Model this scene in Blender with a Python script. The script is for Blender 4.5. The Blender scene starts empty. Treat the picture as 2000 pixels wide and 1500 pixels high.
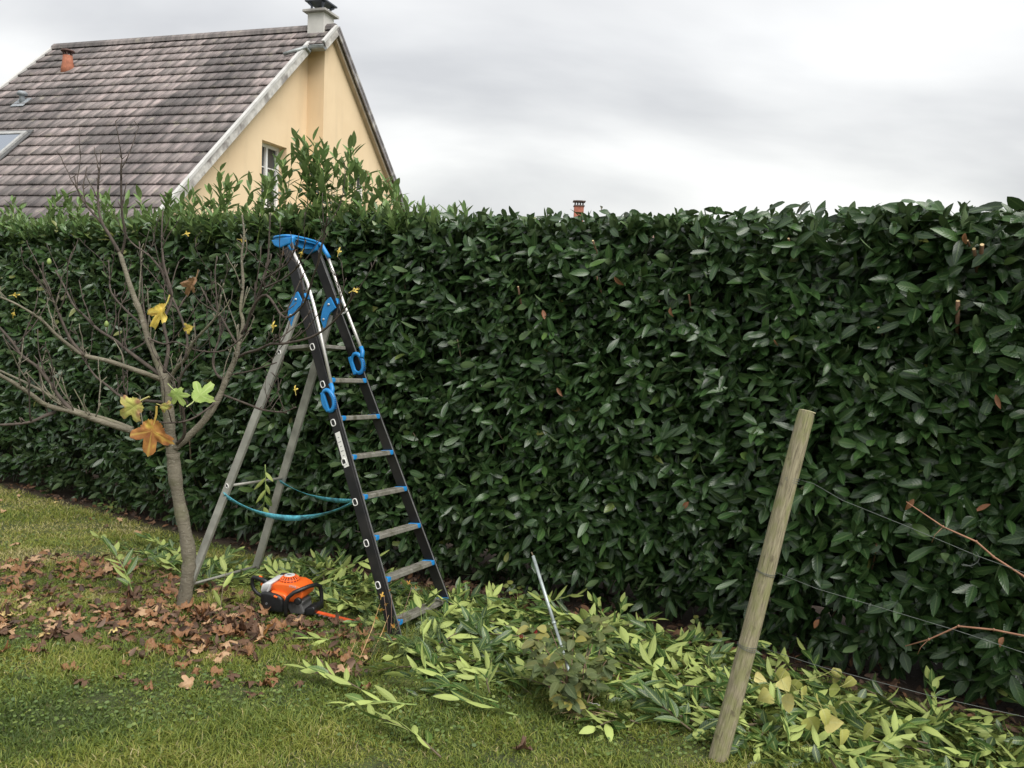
import bpy, bmesh, math, random
import numpy as np
from mathutils import Vector, Matrix
R = math.radians
sc = bpy.context.scene
C = sc.collection
rng = np.random.default_rng(7)
random.seed(7)

# ------------------------------------------------------------------ camera
FPX, TH, ROLL = 1600.42, 0.091539, 0.0464232
EYE = Vector((0, 0, 1.56))
_F = Vector((0, math.cos(TH), -math.sin(TH)))
_R0 = Vector((1, 0, 0)); _U0 = Vector((0, math.sin(TH), math.cos(TH)))
_R = _R0*math.cos(ROLL) + _U0*math.sin(ROLL)
_U = _U0*math.cos(ROLL) - _R0*math.sin(ROLL)
cam = bpy.data.cameras.new('camera'); cam.sensor_width = 36; cam.lens = FPX/2000*36
cam.clip_start = .05; cam.clip_end = 2000
camo = bpy.data.objects.new('camera', cam); C.objects.link(camo)
M = Matrix((( _R.x, _U.x, -_F.x, EYE.x), (_R.y, _U.y, -_F.y, EYE.y), (_R.z, _U.z, -_F.z, EYE.z), (0, 0, 0, 1)))
camo.matrix_world = M
sc.camera = camo

# ------------------------------------------------------------------ sky and light
SUN_EL, SUN_AZ = 55, 140          # azimuth clockwise from +Y
w = bpy.data.worlds.new('World'); sc.world = w; w.use_nodes = True
nt = w.node_tree; nt.nodes.clear(); N = nt.nodes.new; L = nt.links.new
out = N('ShaderNodeOutputWorld'); mixs = N('ShaderNodeMixShader')
sky = N('ShaderNodeTexSky'); sky.sky_type = 'NISHITA'; sky.sun_disc = False
sky.sun_elevation = R(SUN_EL); sky.sun_rotation = R(SUN_AZ)
bg1 = N('ShaderNodeBackground'); bg1.inputs[1].default_value = .1
L(sky.outputs[0], bg1.inputs[0])
tc = N('ShaderNodeTexCoord'); sep = N('ShaderNodeSeparateXYZ'); L(tc.outputs['Generated'], sep.inputs[0])
def mth(op, a, b=None, c=None):
    n = N('ShaderNodeMath'); n.operation = op
    for i, v in enumerate((a, b, c)):
        if v is None: continue
        if isinstance(v, (int, float)): n.inputs[i].default_value = v
        else: L(v, n.inputs[i])
    return n.outputs[0]
den = mth('ADD', mth('MAXIMUM', sep.outputs[2], 0.0), .30)
cmb = N('ShaderNodeCombineXYZ'); L(mth('DIVIDE', sep.outputs[0], den), cmb.inputs[0]); L(mth('DIVIDE', sep.outputs[1], den), cmb.inputs[1])
mp = N('ShaderNodeMapping'); mp.inputs['Location'].default_value = (11, 3, 0); mp.inputs['Scale'].default_value = (1.0, 1.5, 1)
L(cmb.outputs[0], mp.inputs[0])
n1 = N('ShaderNodeTexNoise'); n1.inputs['Scale'].default_value = 1.0; n1.inputs['Detail'].default_value = 6; n1.inputs['Roughness'].default_value = .46; n1.inputs['Distortion'].default_value = .35
L(mp.outputs[0], n1.inputs['Vector'])
rmp = N('ShaderNodeValToRGB')
rmp.color_ramp.elements[0].position = .36; rmp.color_ramp.elements[0].color = (.50, .505, .515, 1)
rmp.color_ramp.elements[1].position = .62; rmp.color_ramp.elements[1].color = (.76, .76, .75, 1)
L(n1.outputs[0], rmp.inputs[0])
el = N('ShaderNodeValToRGB'); L(sep.outputs[2], el.inputs[0]); el.color_ramp.elements[0].position = .0; el.color_ramp.elements[0].color = (.97, .965, .93, 1); el.color_ramp.elements[1].position = .30; el.color_ramp.elements[1].color = (.98, .985, .995, 1)
mul = N('ShaderNodeMix'); mul.data_type = 'RGBA'; mul.blend_type = 'MULTIPLY'; mul.inputs[0].default_value = 1; L(rmp.outputs[0], mul.inputs[6]); L(el.outputs[0], mul.inputs[7])
bg2 = N('ShaderNodeBackground'); L(mul.outputs[2], bg2.inputs[0]); bg2.inputs[1].default_value = .53
mixs.inputs[0].default_value = .965
L(bg1.outputs[0], mixs.inputs[1]); L(bg2.outputs[0], mixs.inputs[2]); L(mixs.outputs[0], out.inputs[0])
sun = bpy.data.lights.new('sun', 'SUN'); sun.energy = 1.5; sun.angle = R(50); sun.color = (1, .97, .92)
suno = bpy.data.objects.new('sun', sun); C.objects.link(suno)
sd = Vector((math.sin(R(SUN_AZ))*math.cos(R(SUN_EL)), math.cos(R(SUN_AZ))*math.cos(R(SUN_EL)), math.sin(R(SUN_EL))))
suno.rotation_euler = sd.to_track_quat('Z', 'Y').to_euler(); suno.location = sd*50
vs = sc.view_settings; vs.view_transform = 'Standard'; vs.look = 'None'; vs.exposure = 1.42; vs.gamma = 1; vs.use_curve_mapping = False
sc.cycles.max_bounces = 6; sc.cycles.diffuse_bounces = 3; sc.cycles.glossy_bounces = 3; sc.cycles.transmission_bounces = 4
sc.cycles.transparent_max_bounces = 4

# ------------------------------------------------------------------ helpers
def ray(px, py):
    return (_F + _R*((px-1000)/FPX) - _U*((py-750)/FPX))
def at(px, py, Y):                      # point seen at a photograph pixel, at distance Y
    d = ray(px, py); return EYE + d*(Y/d.y)
def gz(x, y): return -.08*y - .01*x
def gpt(px, py, h=0):                   # point on the sloping lawn
    d = ray(px, py); t = (h-EYE.z)/(d.z+.08*d.y+.01*d.x); return EYE + d*t
def tagl(o, label=None, cat=None, group=None, kind=None):
    if label: o['label'] = label
    if cat: o['category'] = cat
    if group: o['group'] = group
    if kind: o['kind'] = kind
    return o
def empty(name, loc, label=None, cat=None, group=None, mat=None):
    o = bpy.data.objects.new(name, None); C.objects.link(o); o.empty_display_size = .1
    if mat is not None: o.matrix_world = mat
    else: o.location = loc
    return tagl(o, label, cat, group)
def link(name, me, mat=None, parent=None):
    if mat is not None:
        for m_ in (mat if isinstance(mat, (list, tuple)) else [mat]): me.materials.append(m_)
    o = bpy.data.objects.new(name, me); C.objects.link(o)
    if parent is not None: o.parent = parent
    return o
def quads(name, V, Q, rnd=None, uv=None, smooth=True):
    me = bpy.data.meshes.new(name); V = np.asarray(V, np.float32); Q = np.asarray(Q, np.int32)
    me.vertices.add(len(V)); me.vertices.foreach_set('co', V.ravel())
    me.loops.add(Q.size); me.loops.foreach_set('vertex_index', Q.ravel())
    me.polygons.add(len(Q)); me.polygons.foreach_set('loop_start', np.arange(len(Q), dtype=np.int32)*4)
    if smooth: me.polygons.foreach_set('use_smooth', np.ones(len(Q), bool))
    me.update(calc_edges=True)
    if rnd is not None:
        a = me.attributes.new('rnd', 'FLOAT_COLOR', 'POINT')
        r = np.asarray(rnd, np.float32)
        if r.ndim == 1: r = np.stack([r, r, r], 1)
        a.data.foreach_set('color', np.concatenate([r, np.ones((len(r), 1), np.float32)], 1).ravel())
    if uv is not None:
        u = me.uv_layers.new(name='UVMap'); u.data.foreach_set('uv', np.asarray(uv, np.float32)[Q.ravel()].ravel())
    return me
class MB:
    def __init__(s): s.bm = bmesh.new()
    def box(s, c, size, rot=None, bevel=0, taper=None):
        r = bmesh.ops.create_cube(s.bm, size=1)['verts']
        for v in r:
            v.co = Vector((v.co.x*size[0], v.co.y*size[1], v.co.z*size[2]))
            if taper and v.co.z > 0: v.co.x *= taper[0]; v.co.y *= taper[1]
        if bevel:
            es = list({e for v in r for e in v.link_edges})
            r = list({v for f in bmesh.ops.bevel(s.bm, geom=es, offset=bevel, segments=2, affect='EDGES', profile=.5)['faces'] for v in f.verts} | {v for v in r if v.is_valid})
        m_ = Matrix.Translation(Vector(c)) @ (rot.to_4x4() if rot is not None else Matrix.Identity(4))
        for v in r: v.co = m_ @ v.co
        return s
    def bar(s, p, q, w_, h_, up=(0, 0, 1), bevel=0):
        p = Vector(p); q = Vector(q); z = (q-p); ln = z.length; z.normalize()
        x = Vector(up).cross(z); x.normalize(); y = z.cross(x)
        m3 = Matrix((x, y, z)).transposed()
        return s.box((p+q)/2, (w_, h_, ln), m3, bevel)
    def tube(s, pts, rad, seg=8, cap=True, closed=False, flat=1.0, jit=0):
        pts = [Vector(p) for p in pts]; n = len(pts)
        if isinstance(rad, (int, float)): rad = [rad]*n
        rings = []; nrm = None
        for i, p in enumerate(pts):
            if closed: t = pts[(i+1) % n]-pts[i-1]
            else: t = pts[min(i+1, n-1)]-pts[max(i-1, 0)]
            if t.length < 1e-9: t = Vector((0, 0, 1))
            t.normalize()
            if nrm is None:
                nrm = t.orthogonal().normalized()
            nrm = (nrm - t*nrm.dot(t)); nrm = nrm.normalized() if nrm.length > 1e-6 else t.orthogonal().normalized()
            b_ = t.cross(nrm)
            rings.append([s.bm.verts.new(p+(nrm*math.cos(2*math.pi*k/seg)+b_*math.sin(2*math.pi*k/seg)*flat)*rad[i]*(1+jit*random.uniform(-1, 1))) for k in range(seg)])
        m_ = n if closed else n-1
        for i in range(m_):
            a_, b2 = rings[i], rings[(i+1) % n]
            for k in range(seg):
                f = s.bm.faces.new((a_[k], a_[(k+1) % seg], b2[(k+1) % seg], b2[k])); f.smooth = True
        if cap and not closed:
            s.bm.faces.new(rings[0][::-1]); s.bm.faces.new(rings[-1])
        return s
    def lathe(s, prof, c=(0, 0, 0), seg=24, rot=None):
        c = Vector(c); rings = []
        for r_, z_ in prof:
            rr = []
            for k in range(seg):
                v = Vector((r_*math.cos(2*math.pi*k/seg), r_*math.sin(2*math.pi*k/seg), z_))
                if rot is not None: v = rot @ v
                rr.append(s.bm.verts.new(c+v))
            rings.append(rr)
        for a_, b2 in zip(rings, rings[1:]):
            for k in range(seg):
                f = s.bm.faces.new((a_[k], a_[(k+1) % seg], b2[(k+1) % seg], b2[k])); f.smooth = True
        s.bm.faces.new(rings[0][::-1]); s.bm.faces.new(rings[-1])
        return s
    def prism(s, poly, y0, y1, f3=None, bevel=0, seg=2):
        # poly: (x,z) outline, extruded along y; f3 maps (x,y,z)
        f3 = f3 or (lambda x, y, z: Vector((x, y, z)))
        a_ = [s.bm.verts.new(f3(x, y0, z)) for x, z in poly]; b2 = [s.bm.verts.new(f3(x, y1, z)) for x, z in poly]
        n = len(poly); fs = [s.bm.faces.new(a_), s.bm.faces.new(b2[::-1])]
        for i in range(n): fs.append(s.bm.faces.new((a_[(i+1) % n], a_[i], b2[i], b2[(i+1) % n])))
        if bevel:
            es = [e for e in {e for f in fs for e in f.edges}]
            bmesh.ops.bevel(s.bm, geom=es, offset=bevel, segments=seg, affect='EDGES', profile=.6)
        return s
    def face(s, pts):
        s.bm.faces.new([s.bm.verts.new(Vector(p)) for p in pts]); return s
    def build(s, name, mat, parent=None, smooth=False, jig=None):
        bmesh.ops.recalc_face_normals(s.bm, faces=s.bm.faces)
        me = bpy.data.meshes.new(name); s.bm.to_mesh(me); s.bm.free()
        if smooth: me.polygons.foreach_set('use_smooth', [True]*len(me.polygons))
        return link(name, me, mat, parent)

# ------------------------------------------------------------------ materials
class Mt:
    def __init__(s, name):
        s.m = bpy.data.materials.new(name); s.m.use_nodes = True; s.t = s.m.node_tree; s.p = s.t.nodes['Principled BSDF']
    def n(s, ty, **k):
        n_ = s.t.nodes.new(ty)
        for a_, v in k.items():
            if a_.startswith('i_'):
                key = a_[2:]
                n_.inputs[int(key) if key.isdigit() else key].default_value = v
            else: setattr(n_, a_, v)
        return n_
    def l(s, a_, b_): s.t.links.new(a_, b_)
    def ramp(s, src, stops, interp='LINEAR'):
        r_ = s.n('ShaderNodeValToRGB'); e = r_.color_ramp.elements; r_.color_ramp.interpolation = interp
        while len(e) < len(stops): e.new(.5)
        for el, (p_, c_) in zip(e, stops): el.position = p_; el.color = (*c_, 1) if len(c_) == 3 else c_
        s.l(src, r_.inputs[0]); return r_.outputs[0]
    def noise(s, scale, detail=4, vec=None, sc3=None, coord='Object', rough=.55, w_=0):
        if vec is None: vec = s.n('ShaderNodeTexCoord').outputs[coord]
        if sc3 or w_:
            mp_ = s.n('ShaderNodeMapping'); mp_.inputs['Scale'].default_value = sc3 or (1, 1, 1); mp_.inputs['Location'].default_value = (w_, w_*.7, w_*1.3)
            s.l(vec, mp_.inputs[0]); vec = mp_.outputs[0]
        n_ = s.n('ShaderNodeTexNoise', i_Scale=scale, i_Detail=detail, i_Roughness=rough); s.l(vec, n_.inputs['Vector']); return n_.outputs[0]
    def mix(s, fac, a_, b_, mode='MIX'):
        m_ = s.n('ShaderNodeMix', data_type='RGBA', blend_type=mode)
        for i, v in ((0, fac), (6, a_), (7, b_)):
            if isinstance(v, (int, float)): m_.inputs[i].default_value = v
            elif isinstance(v, tuple): m_.inputs[i].default_value = (*v, 1)
            else: s.l(v, m_.inputs[i])
        return m_.outputs[2]
    def math(s, op, a_, b_=0.0, clamp=False):
        m_ = s.n('ShaderNodeMath', operation=op, use_clamp=clamp)
        for i, v in enumerate((a_, b_)):
            if isinstance(v, (int, float)): m_.inputs[i].default_value = v
            else: s.l(v, m_.inputs[i])
        return m_.outputs[0]
    def bump(s, src, strength=.3, dist=.01):
        b_ = s.n('ShaderNodeBump', i_Strength=strength, i_Distance=dist); s.l(src, b_.inputs['Height']); s.l(b_.outputs[0], s.p.inputs['Normal'])
    def col(s, src): s.l(src, s.p.inputs['Base Color'])
    def set(s, **k):
        for a_, v in k.items(): s.p.inputs[a_.replace('_', ' ')].default_value = v
        return s
def simple(name, c, rough=.5, metal=0, var=.25, scale=20, dirt=None, dirt_amt=.5, bump=0.1, spec=.5):
    t = Mt(name); t.set(Roughness=rough, Metallic=metal); t.p.inputs['Specular IOR Level'].default_value = spec
    n_ = t.noise(scale, 5)
    a_ = tuple(x*(1-var) for x in c); b_ = tuple(min(1, x*(1+var)) for x in c)
    col = t.ramp(n_, [(.3, a_), (.7, b_)])
    if dirt:
        n2 = t.noise(scale*.35, 6, w_=3.3); mk = t.ramp(n2, [(.48, (0, 0, 0)), (.66, (dirt_amt,)*3)])
        col = t.mix(mk, col, dirt)
    t.col(col)
    if bump: t.bump(n_, bump, .004)
    return t.m

def leaf_material(name, top, under, mid, rough=.38, trans=.12, vein=.55):
    """top: ramp stops over the per leaf random number; under: colour of the leaf's underside"""
    t = Mt(name); t.set(Roughness=rough)
    at_ = t.n('ShaderNodeAttribute', attribute_name='rnd')
    sp = t.n('ShaderNodeSeparateColor'); t.l(at_.outputs['Color'], sp.inputs[0])
    c1 = t.ramp(sp.outputs[0], top)
    ob = t.noise(60, 2); c1 = t.mix(t.ramp(ob, [(.4, (0, 0, 0)), (.75, (.35,)*3)]), c1, t.mix(.5, c1, (.01, .02, .01)))
    uvn = t.n('ShaderNodeUVMap', uv_map='UVMap'); su = t.n('ShaderNodeSeparateXYZ'); t.l(uvn.outputs[0], su.inputs[0])
    dx = t.math('ABSOLUTE', t.math('SUBTRACT', su.outputs[0], .5))
    midm = t.ramp(dx, [(.0, (vein,)*3), (.045, (vein*.7,)*3), (.09, (0, 0, 0))])
    c1 = t.mix(midm, c1, mid)
    wv = t.math('SINE', t.math('MULTIPLY', t.math('SUBTRACT', su.outputs[1], t.math('MULTIPLY', dx, .35)), 55.0))
    wvm = t.math('MULTIPLY', t.math('MAXIMUM', wv, 0.0), .12)
    c1 = t.mix(wvm, c1, mid)
    geo = t.n('ShaderNodeNewGeometry')
    u1 = t.mix(sp.outputs[1], under, tuple(x*.62 for x in under)); u1 = t.mix(midm, u1, mid)
    col = t.mix(geo.outputs['Backfacing'], c1, u1)
    t.col(col)
    rr = t.n('ShaderNodeMix', data_type='FLOAT'); t.l(geo.outputs['Backfacing'], rr.inputs[0]); rr.inputs[2].default_value = rough; rr.inputs[3].default_value = .65
    t.l(rr.outputs[0], t.p.inputs['Roughness'])
    t.bump(wv, .12, .002)
    if trans:
        tr = t.n('ShaderNodeBsdfTranslucent'); t.l(t.mix(.5, col, mid), tr.inputs[0])
        ms = t.n('ShaderNodeMixShader'); ms.inputs[0].default_value = trans
        o_ = t.t.nodes['Material Output']; t.l(t.p.outputs[0], ms.inputs[1]); t.l(tr.outputs[0], ms.inputs[2]); t.l(ms.outputs[0], o_.inputs[0])
    return t.m

M_hedge = leaf_material('laurel leaf', [(0, (.015, .036, .012)), (.45, (.029, .070, .020)), (.8, (.052, .115, .028)), (.95, (.10, .165, .040)), (1, (.18, .19, .05))], (.10, .16, .06), (.12, .18, .07), rough=.28, trans=.08)
M_young = leaf_material('young laurel leaf', [(0, (.055, .12, .030)), (.5, (.105, .20, .042)), (1, (.20, .31, .07))], (.20, .30, .10), (.24, .32, .12), rough=.36, trans=.2)
M_clip = leaf_material('cut laurel leaf', [(0, (.018, .048, .014)), (.5, (.045, .105, .022)), (1, (.12, .20, .045))], (.41, .50, .14), (.42, .48, .16), rough=.34, trans=.15)
M_dark = simple('dark shade core', (.020, .030, .013), .9, scale=30)
M_twig = simple('laurel twig bark', (.13, .10, .06), .8, scale=60)
M_gtwig = simple('green laurel stem', (.22, .30, .08), .6, scale=60)

# ------------------------------------------------------------------ leaves
TT = np.array([0, .14, .36, .62, .86, 1.0]); WW = np.array([.10, .62, 1.0, .92, .46, .04])
def leaf_geo(O, D, Nn, Ln, Wd, fold=.25, curl=.12, tt=TT, ww=WW, twist=None):
    n = len(O); D = D/np.linalg.norm(D, axis=1, keepdims=True)
    Nn = Nn - (Nn*D).sum(1, keepdims=True)*D; Nn /= np.linalg.norm(Nn, axis=1, keepdims=True)+1e-9
    S = np.cross(D, Nn); Ln = np.broadcast_to(Ln, (n,)); Wd = np.broadcast_to(Wd, (n,)); fold = np.broadcast_to(fold, (n,)); curl = np.broadcast_to(curl, (n,))
    V = np.zeros((n, len(tt), 3, 3)); UV = np.zeros((n, len(tt), 3, 2))
    for i, (t, w_) in enumerate(zip(tt, ww)):
        for j, s_ in enumerate((-1, 0, 1)):
            hw = (s_*w_*Wd/2)[:, None]
            zz = (abs(s_)*w_*Wd/2*fold - curl*Ln*t*t + (0 if twist is None else twist*s_*w_*Wd/2*(t-.3)))[:, None]
            V[:, i, j] = O + D*(Ln*(t-.25*np.abs(curl)*t*t))[:, None] + S*hw + Nn*zz
            UV[:, i, j] = (.5+s_*.5, t)
    m_ = len(tt)*3; base = []
    for i in range(len(tt)-1):
        for j in range(2):
            a_ = i*3+j; base.append((a_, a_+1, a_+4, a_+3))
    Q = (np.array(base)[None]+np.arange(n)[:, None, None]*m_).reshape(-1, 4)
    return V.reshape(-1, 3), Q, UV.reshape(-1, 2), m_
def leaf_mesh(name, O, D, Nn, Ln, Wd, rnd, **k):
    V, Q, UV, m_ = leaf_geo(O, D, Nn, Ln, Wd, **k)
    r2 = rng.random(len(O)); rr = np.stack([rnd, r2, rnd], 1)
    return quads(name, V, Q, np.repeat(rr, m_, 0), UV)
def unit(v): return v/np.linalg.norm(v, axis=-1, keepdims=True)
def vnoise(x, y, s=1.0, seed=0):
    r_ = np.random.default_rng(seed); o = 0; a_ = 1; tot = 0
    for k in range(5):
        for _ in range(3):
            an = r_.random()*6.28; ph = r_.random()*6.28; f = s*(1.7**k)*(.7+.6*r_.random())
            o = o + a_*np.sin((x*math.cos(an)+y*math.sin(an))*f+ph); tot += a_*.5
        a_ *= .62
    return o/tot
def shoots_leaves(P, A, K, Lsh, ll, lw, phi=(40, 85), droop=.2):
    """leaves set in a spiral on shoots; P base, A axis (n,3)"""
    n = len(P); A = unit(A); ref = np.tile([0, 0, 1.], (n, 1)); ref[np.abs(A[:, 2]) > .9] = [1, 0, 0]
    U1 = unit(np.cross(A, ref)); V1 = np.cross(A, U1); O, D, NN = [], [], []
    az0 = rng.random(n)*6.28
    for j in range(K):
        az = az0 + j*2.4 + rng.normal(0, .25, n); ph = np.radians(rng.uniform(*phi, n))*(1-.45*j/K)
        rad = U1*np.cos(az)[:, None]+V1*np.sin(az)[:, None]
        d = A*np.cos(ph)[:, None]+rad*np.sin(ph)[:, None]; d[:, 2] -= droop
        O.append(P+A*(Lsh*(j+.5)/K)[:, None] if not np.isscalar(Lsh) else P+A*Lsh*(j+.5)/K); D.append(d)
        NN.append(A*np.sin(ph)[:, None]-rad*np.cos(ph)[:, None]+rng.normal(0, .42, (n, 3)))
    O = np.concatenate(O); D = unit(np.concatenate(D)); NN = np.concatenate(NN)
    m_ = len(O)
    return O, D, NN, rng.uniform(*ll, m_), rng.uniform(*lw, m_)

# ------------------------------------------------------------------ the lawn
FOOT = np.array([(-13, 13.7), (-9, 11.1), (-5.6, 8.9), (-3.6, 7.6), (-1.95, 6.42), (-.88, 5.92), (.07, 5.5), (.89, 5.1), (1.55, 4.62), (2.1, 4.17), (2.5, 3.8), (3.6, 2.8), (5.0, 1.5)])
HT = unit(np.array([.78, -.626])); HN = np.array([-.626, -.78])     # along the hedge, and out of its face towards the lawn
def footy(x): return np.interp(x, FOOT[:, 0], FOOT[:, 1])
def lawnz(x, y): return -.08*y-.01*x + .012*vnoise(x, y, 2.2, 3)
g = Mt('lawn soil and moss'); g.set(Roughness=.95)
c_ = g.ramp(g.noise(7, 6), [(.3, (.035, .046, .012)), (.5, (.060, .085, .018)), (.62, (.10, .12, .022)), (.75, (.12, .10, .04))])
c_ = g.mix(g.ramp(g.noise(60, 3), [(.4, (0, 0, 0)), (.7, (.7,)*3)]), c_, (.028, .022, .012))
at_ = g.n('ShaderNodeAttribute', attribute_name='rnd'); c_ = g.mix(at_.outputs['Color'], c_, g.mix(g.noise(35, 5), (.018, .011, .006), (.06, .034, .018)))
g.col(c_); g.bump(g.noise(80, 5), .6, .02)
xs = np.concatenate([[-260, -120, -60, -30, -16], np.linspace(-11, 6, 160), [16, 30, 60, 120, 260]]); ys = np.concatenate([[-80, -30, -8], np.linspace(-1, 13, 130), [18, 30, 60, 120, 300]])
gx, gy = np.meshgrid(xs, ys); zz = lawnz(gx, gy)
zz = np.where(gy > 20, gz(0*gx, np.minimum(gy, 40))-.0*gy, zz)
nx = len(xs); ii, jj = np.meshgrid(np.arange(len(ys)-1), np.arange(nx-1), indexing='ij'); b0 = (ii*nx+jj).ravel()
soil = np.clip(1-(footy(gx)-gy-.05+.14*(gx < -1.5))/.30+.4*vnoise(gx, gy, 6, 9), 0, 1)*(gy < footy(gx)+3)
lawn = link('lawn', quads('lawn', np.stack([gx, gy, zz], -1).reshape(-1, 3), np.stack([b0, b0+1, b0+1+nx, b0+nx], 1), soil.ravel()), g.m)
tagl(lawn, kind='structure')

def grass():
    t = Mt('grass blades'); t.set(Roughness=.6)
    a_ = t.n('ShaderNodeAttribute', attribute_name='rnd'); sp = t.n('ShaderNodeSeparateColor'); t.l(a_.outputs['Color'], sp.inputs[0])
    c1 = t.ramp(sp.outputs[0], [(0, (.055, .095, .014)), (.30, (.135, .190, .026)), (.6, (.25, .275, .042)), (.82, (.34, .31, .085)), (1, (.50, .43, .22))])
    t.col(c1)
    tr = t.n('ShaderNodeBsdfTranslucent'); t.l(c1, tr.inputs[0]); ms = t.n('ShaderNodeMixShader'); ms.inputs[0].default_value = .25
    t.l(t.p.outputs[0], ms.inputs[1]); t.l(tr.outputs[0], ms.inputs[2]); t.l(ms.outputs[0], t.t.nodes['Material Output'].inputs[0])
    n = 620000
    y = 2.0+7.6*rng.random(n)**1.55; x = -.75*y+rng.random(n)*1.5*y
    dn = .5+.5*vnoise(x, y, 9, 21)
    k = (y < footy(x)-.02) & (rng.random(n) < .60+.55*dn); x, y = x[k], y[k]; n = len(x)
    edge = np.clip((footy(x)-y)/np.where(x < -1.5, .18, .5), .0, 1); k = rng.random(n) < edge; x, y = x[k], y[k]; n = len(x)
    z = lawnz(x, y)-.004; yl = vnoise(x, y, 1.6, 5); far = np.clip((-x-1.2)/2.0, 0, 1)*np.clip((y-4.6)/1.5, 0, 1)
    ln = (.016+.030*rng.random(n)+.02*(rng.random(n) < .02))*(1+.6*vnoise(x, y, 7, 8)); wd = .0022+.0018*rng.random(n)+.0004*y
    az = rng.random(n)*6.283; lean = np.abs(rng.normal(.55, .35, n)); la = rng.random(n)*6.283
    O = np.stack([x, y, z], 1); W_ = np.stack([np.cos(az), np.sin(az), 0*az], 1)*(wd/2)[:, None]
    d = np.stack([np.cos(la)*lean, np.sin(la)*lean, np.ones(n)], 1); d = unit(d); mid = O+d*(ln*.55)[:, None]
    d2 = unit(d+np.stack([np.cos(la)*.7, np.sin(la)*.7, -.45+0*la], 1)); tip = mid+d2*(ln*.55)[:, None]
    V = np.stack([O-W_, O+W_, mid-W_*.8, mid+W_*.8, tip-W_*.15, tip+W_*.15], 1).reshape(-1, 3)
    Q = (np.array([(0, 1, 3, 2), (2, 3, 5, 4)])[None]+np.arange(n)[:, None, None]*6).reshape(-1, 4)
    r_ = np.clip(.40+.20*yl+.22*vnoise(x, y, 6, 77)+.26*far+rng.normal(0, .15, n)+(rng.random(n) < .05)*.45, 0, 1)
    tagl(link('lawn_grass', quads('lawn_grass', V, Q, np.repeat(r_, 6)), t.m), kind='stuff')
    # clover and low weeds between the blades: small round leaves
    n = 21000; y = 2.3+5.6*rng.random(n)**1.3; x = -.75*y+rng.random(n)*1.5*y
    k = (y < footy(x)-.1) & (vnoise(x, y, 5, 33) > -.05+.5*(rng.random(n)-.5)); x, y = x[k], y[k]; n = len(x)
    O = np.stack([x, y, lawnz(x, y)+.010+.022*rng.random(n)], 1)
    D = np.stack([np.cos(a2 := rng.random(n)*6.28), np.sin(a2), .15+0*a2], 1); NN = np.array([0, -.25, 1.])+rng.normal(0, .38, (n, 3))
    me = leaf_mesh('clover', O, D, NN, rng.uniform(.009, .022, n), rng.uniform(.008, .016, n), np.clip(rng.normal(.45, .25, n), 0, 1), fold=.1, curl=.1, tt=np.array([0, .3, .75, 1.]), ww=np.array([.2, .9, .95, .35]))
    M_cl = leaf_material('clover leaf', [(0, (.06, .11, .022)), (.5, (.12, .18, .035)), (1, (.22, .27, .06))], (.10, .18, .06), (.14, .22, .08), rough=.55, trans=.2, vein=.2)
    tagl(link('clover', me, M_cl), kind='stuff')
grass()

# ------------------------------------------------------------------ laurel hedge
TOPZ = 2.17
def face_pt(x, h, depth=0.0):
    """x along the foot line, h height over the ground; the face bulges a little and is pulled in at its foot"""
    y = footy(x); t = h/2.6
    bulge = .10*np.sin(np.clip(t, 0, 1)*np.pi) - .16*np.clip(1-h/.45, 0, 1) - .05*np.clip((t-.93)/.07, 0, 1)
    s = x*1.27
    bulge = bulge + .03*vnoise(s, h, 2.6, 11)+.025*vnoise(s, h, 7, 12)
    off = (bulge-depth)[..., None]
    xy = np.stack([x, y], -1)+HN*off
    return np.concatenate([xy, (gz(x, y)+h)[..., None]], -1)
def young_top(root, base):
    n = 620; x = -8.6+rng.random(n)*8.1; x = x[rng.random(n) < np.clip((-.35-x)/.5, 0, 1)]; n = len(x)
    P = face_pt(x, np.full(n, 2.3), .02+rng.random(n)*.5); P[:, 2] = TOPZ-.10-.05*rng.random(n)
    A = rng.normal(0, .22, (n, 3))+np.array([HN[0]*.15, HN[1]*.15, 1.])
    O, D, NN, ll, lw = shoots_leaves(P, A, 9, rng.uniform(.08, .24, n), (.075, .125), (.026, .038), phi=(28, 62), droop=0)
    link('young_foliage', leaf_mesh('young_foliage', O-base, D, NN, ll, lw, np.clip(rng.normal(.36, .2, len(O)), 0, 1), fold=.35, curl=rng.uniform(0, .25, len(O))), M_young, root)
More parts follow.
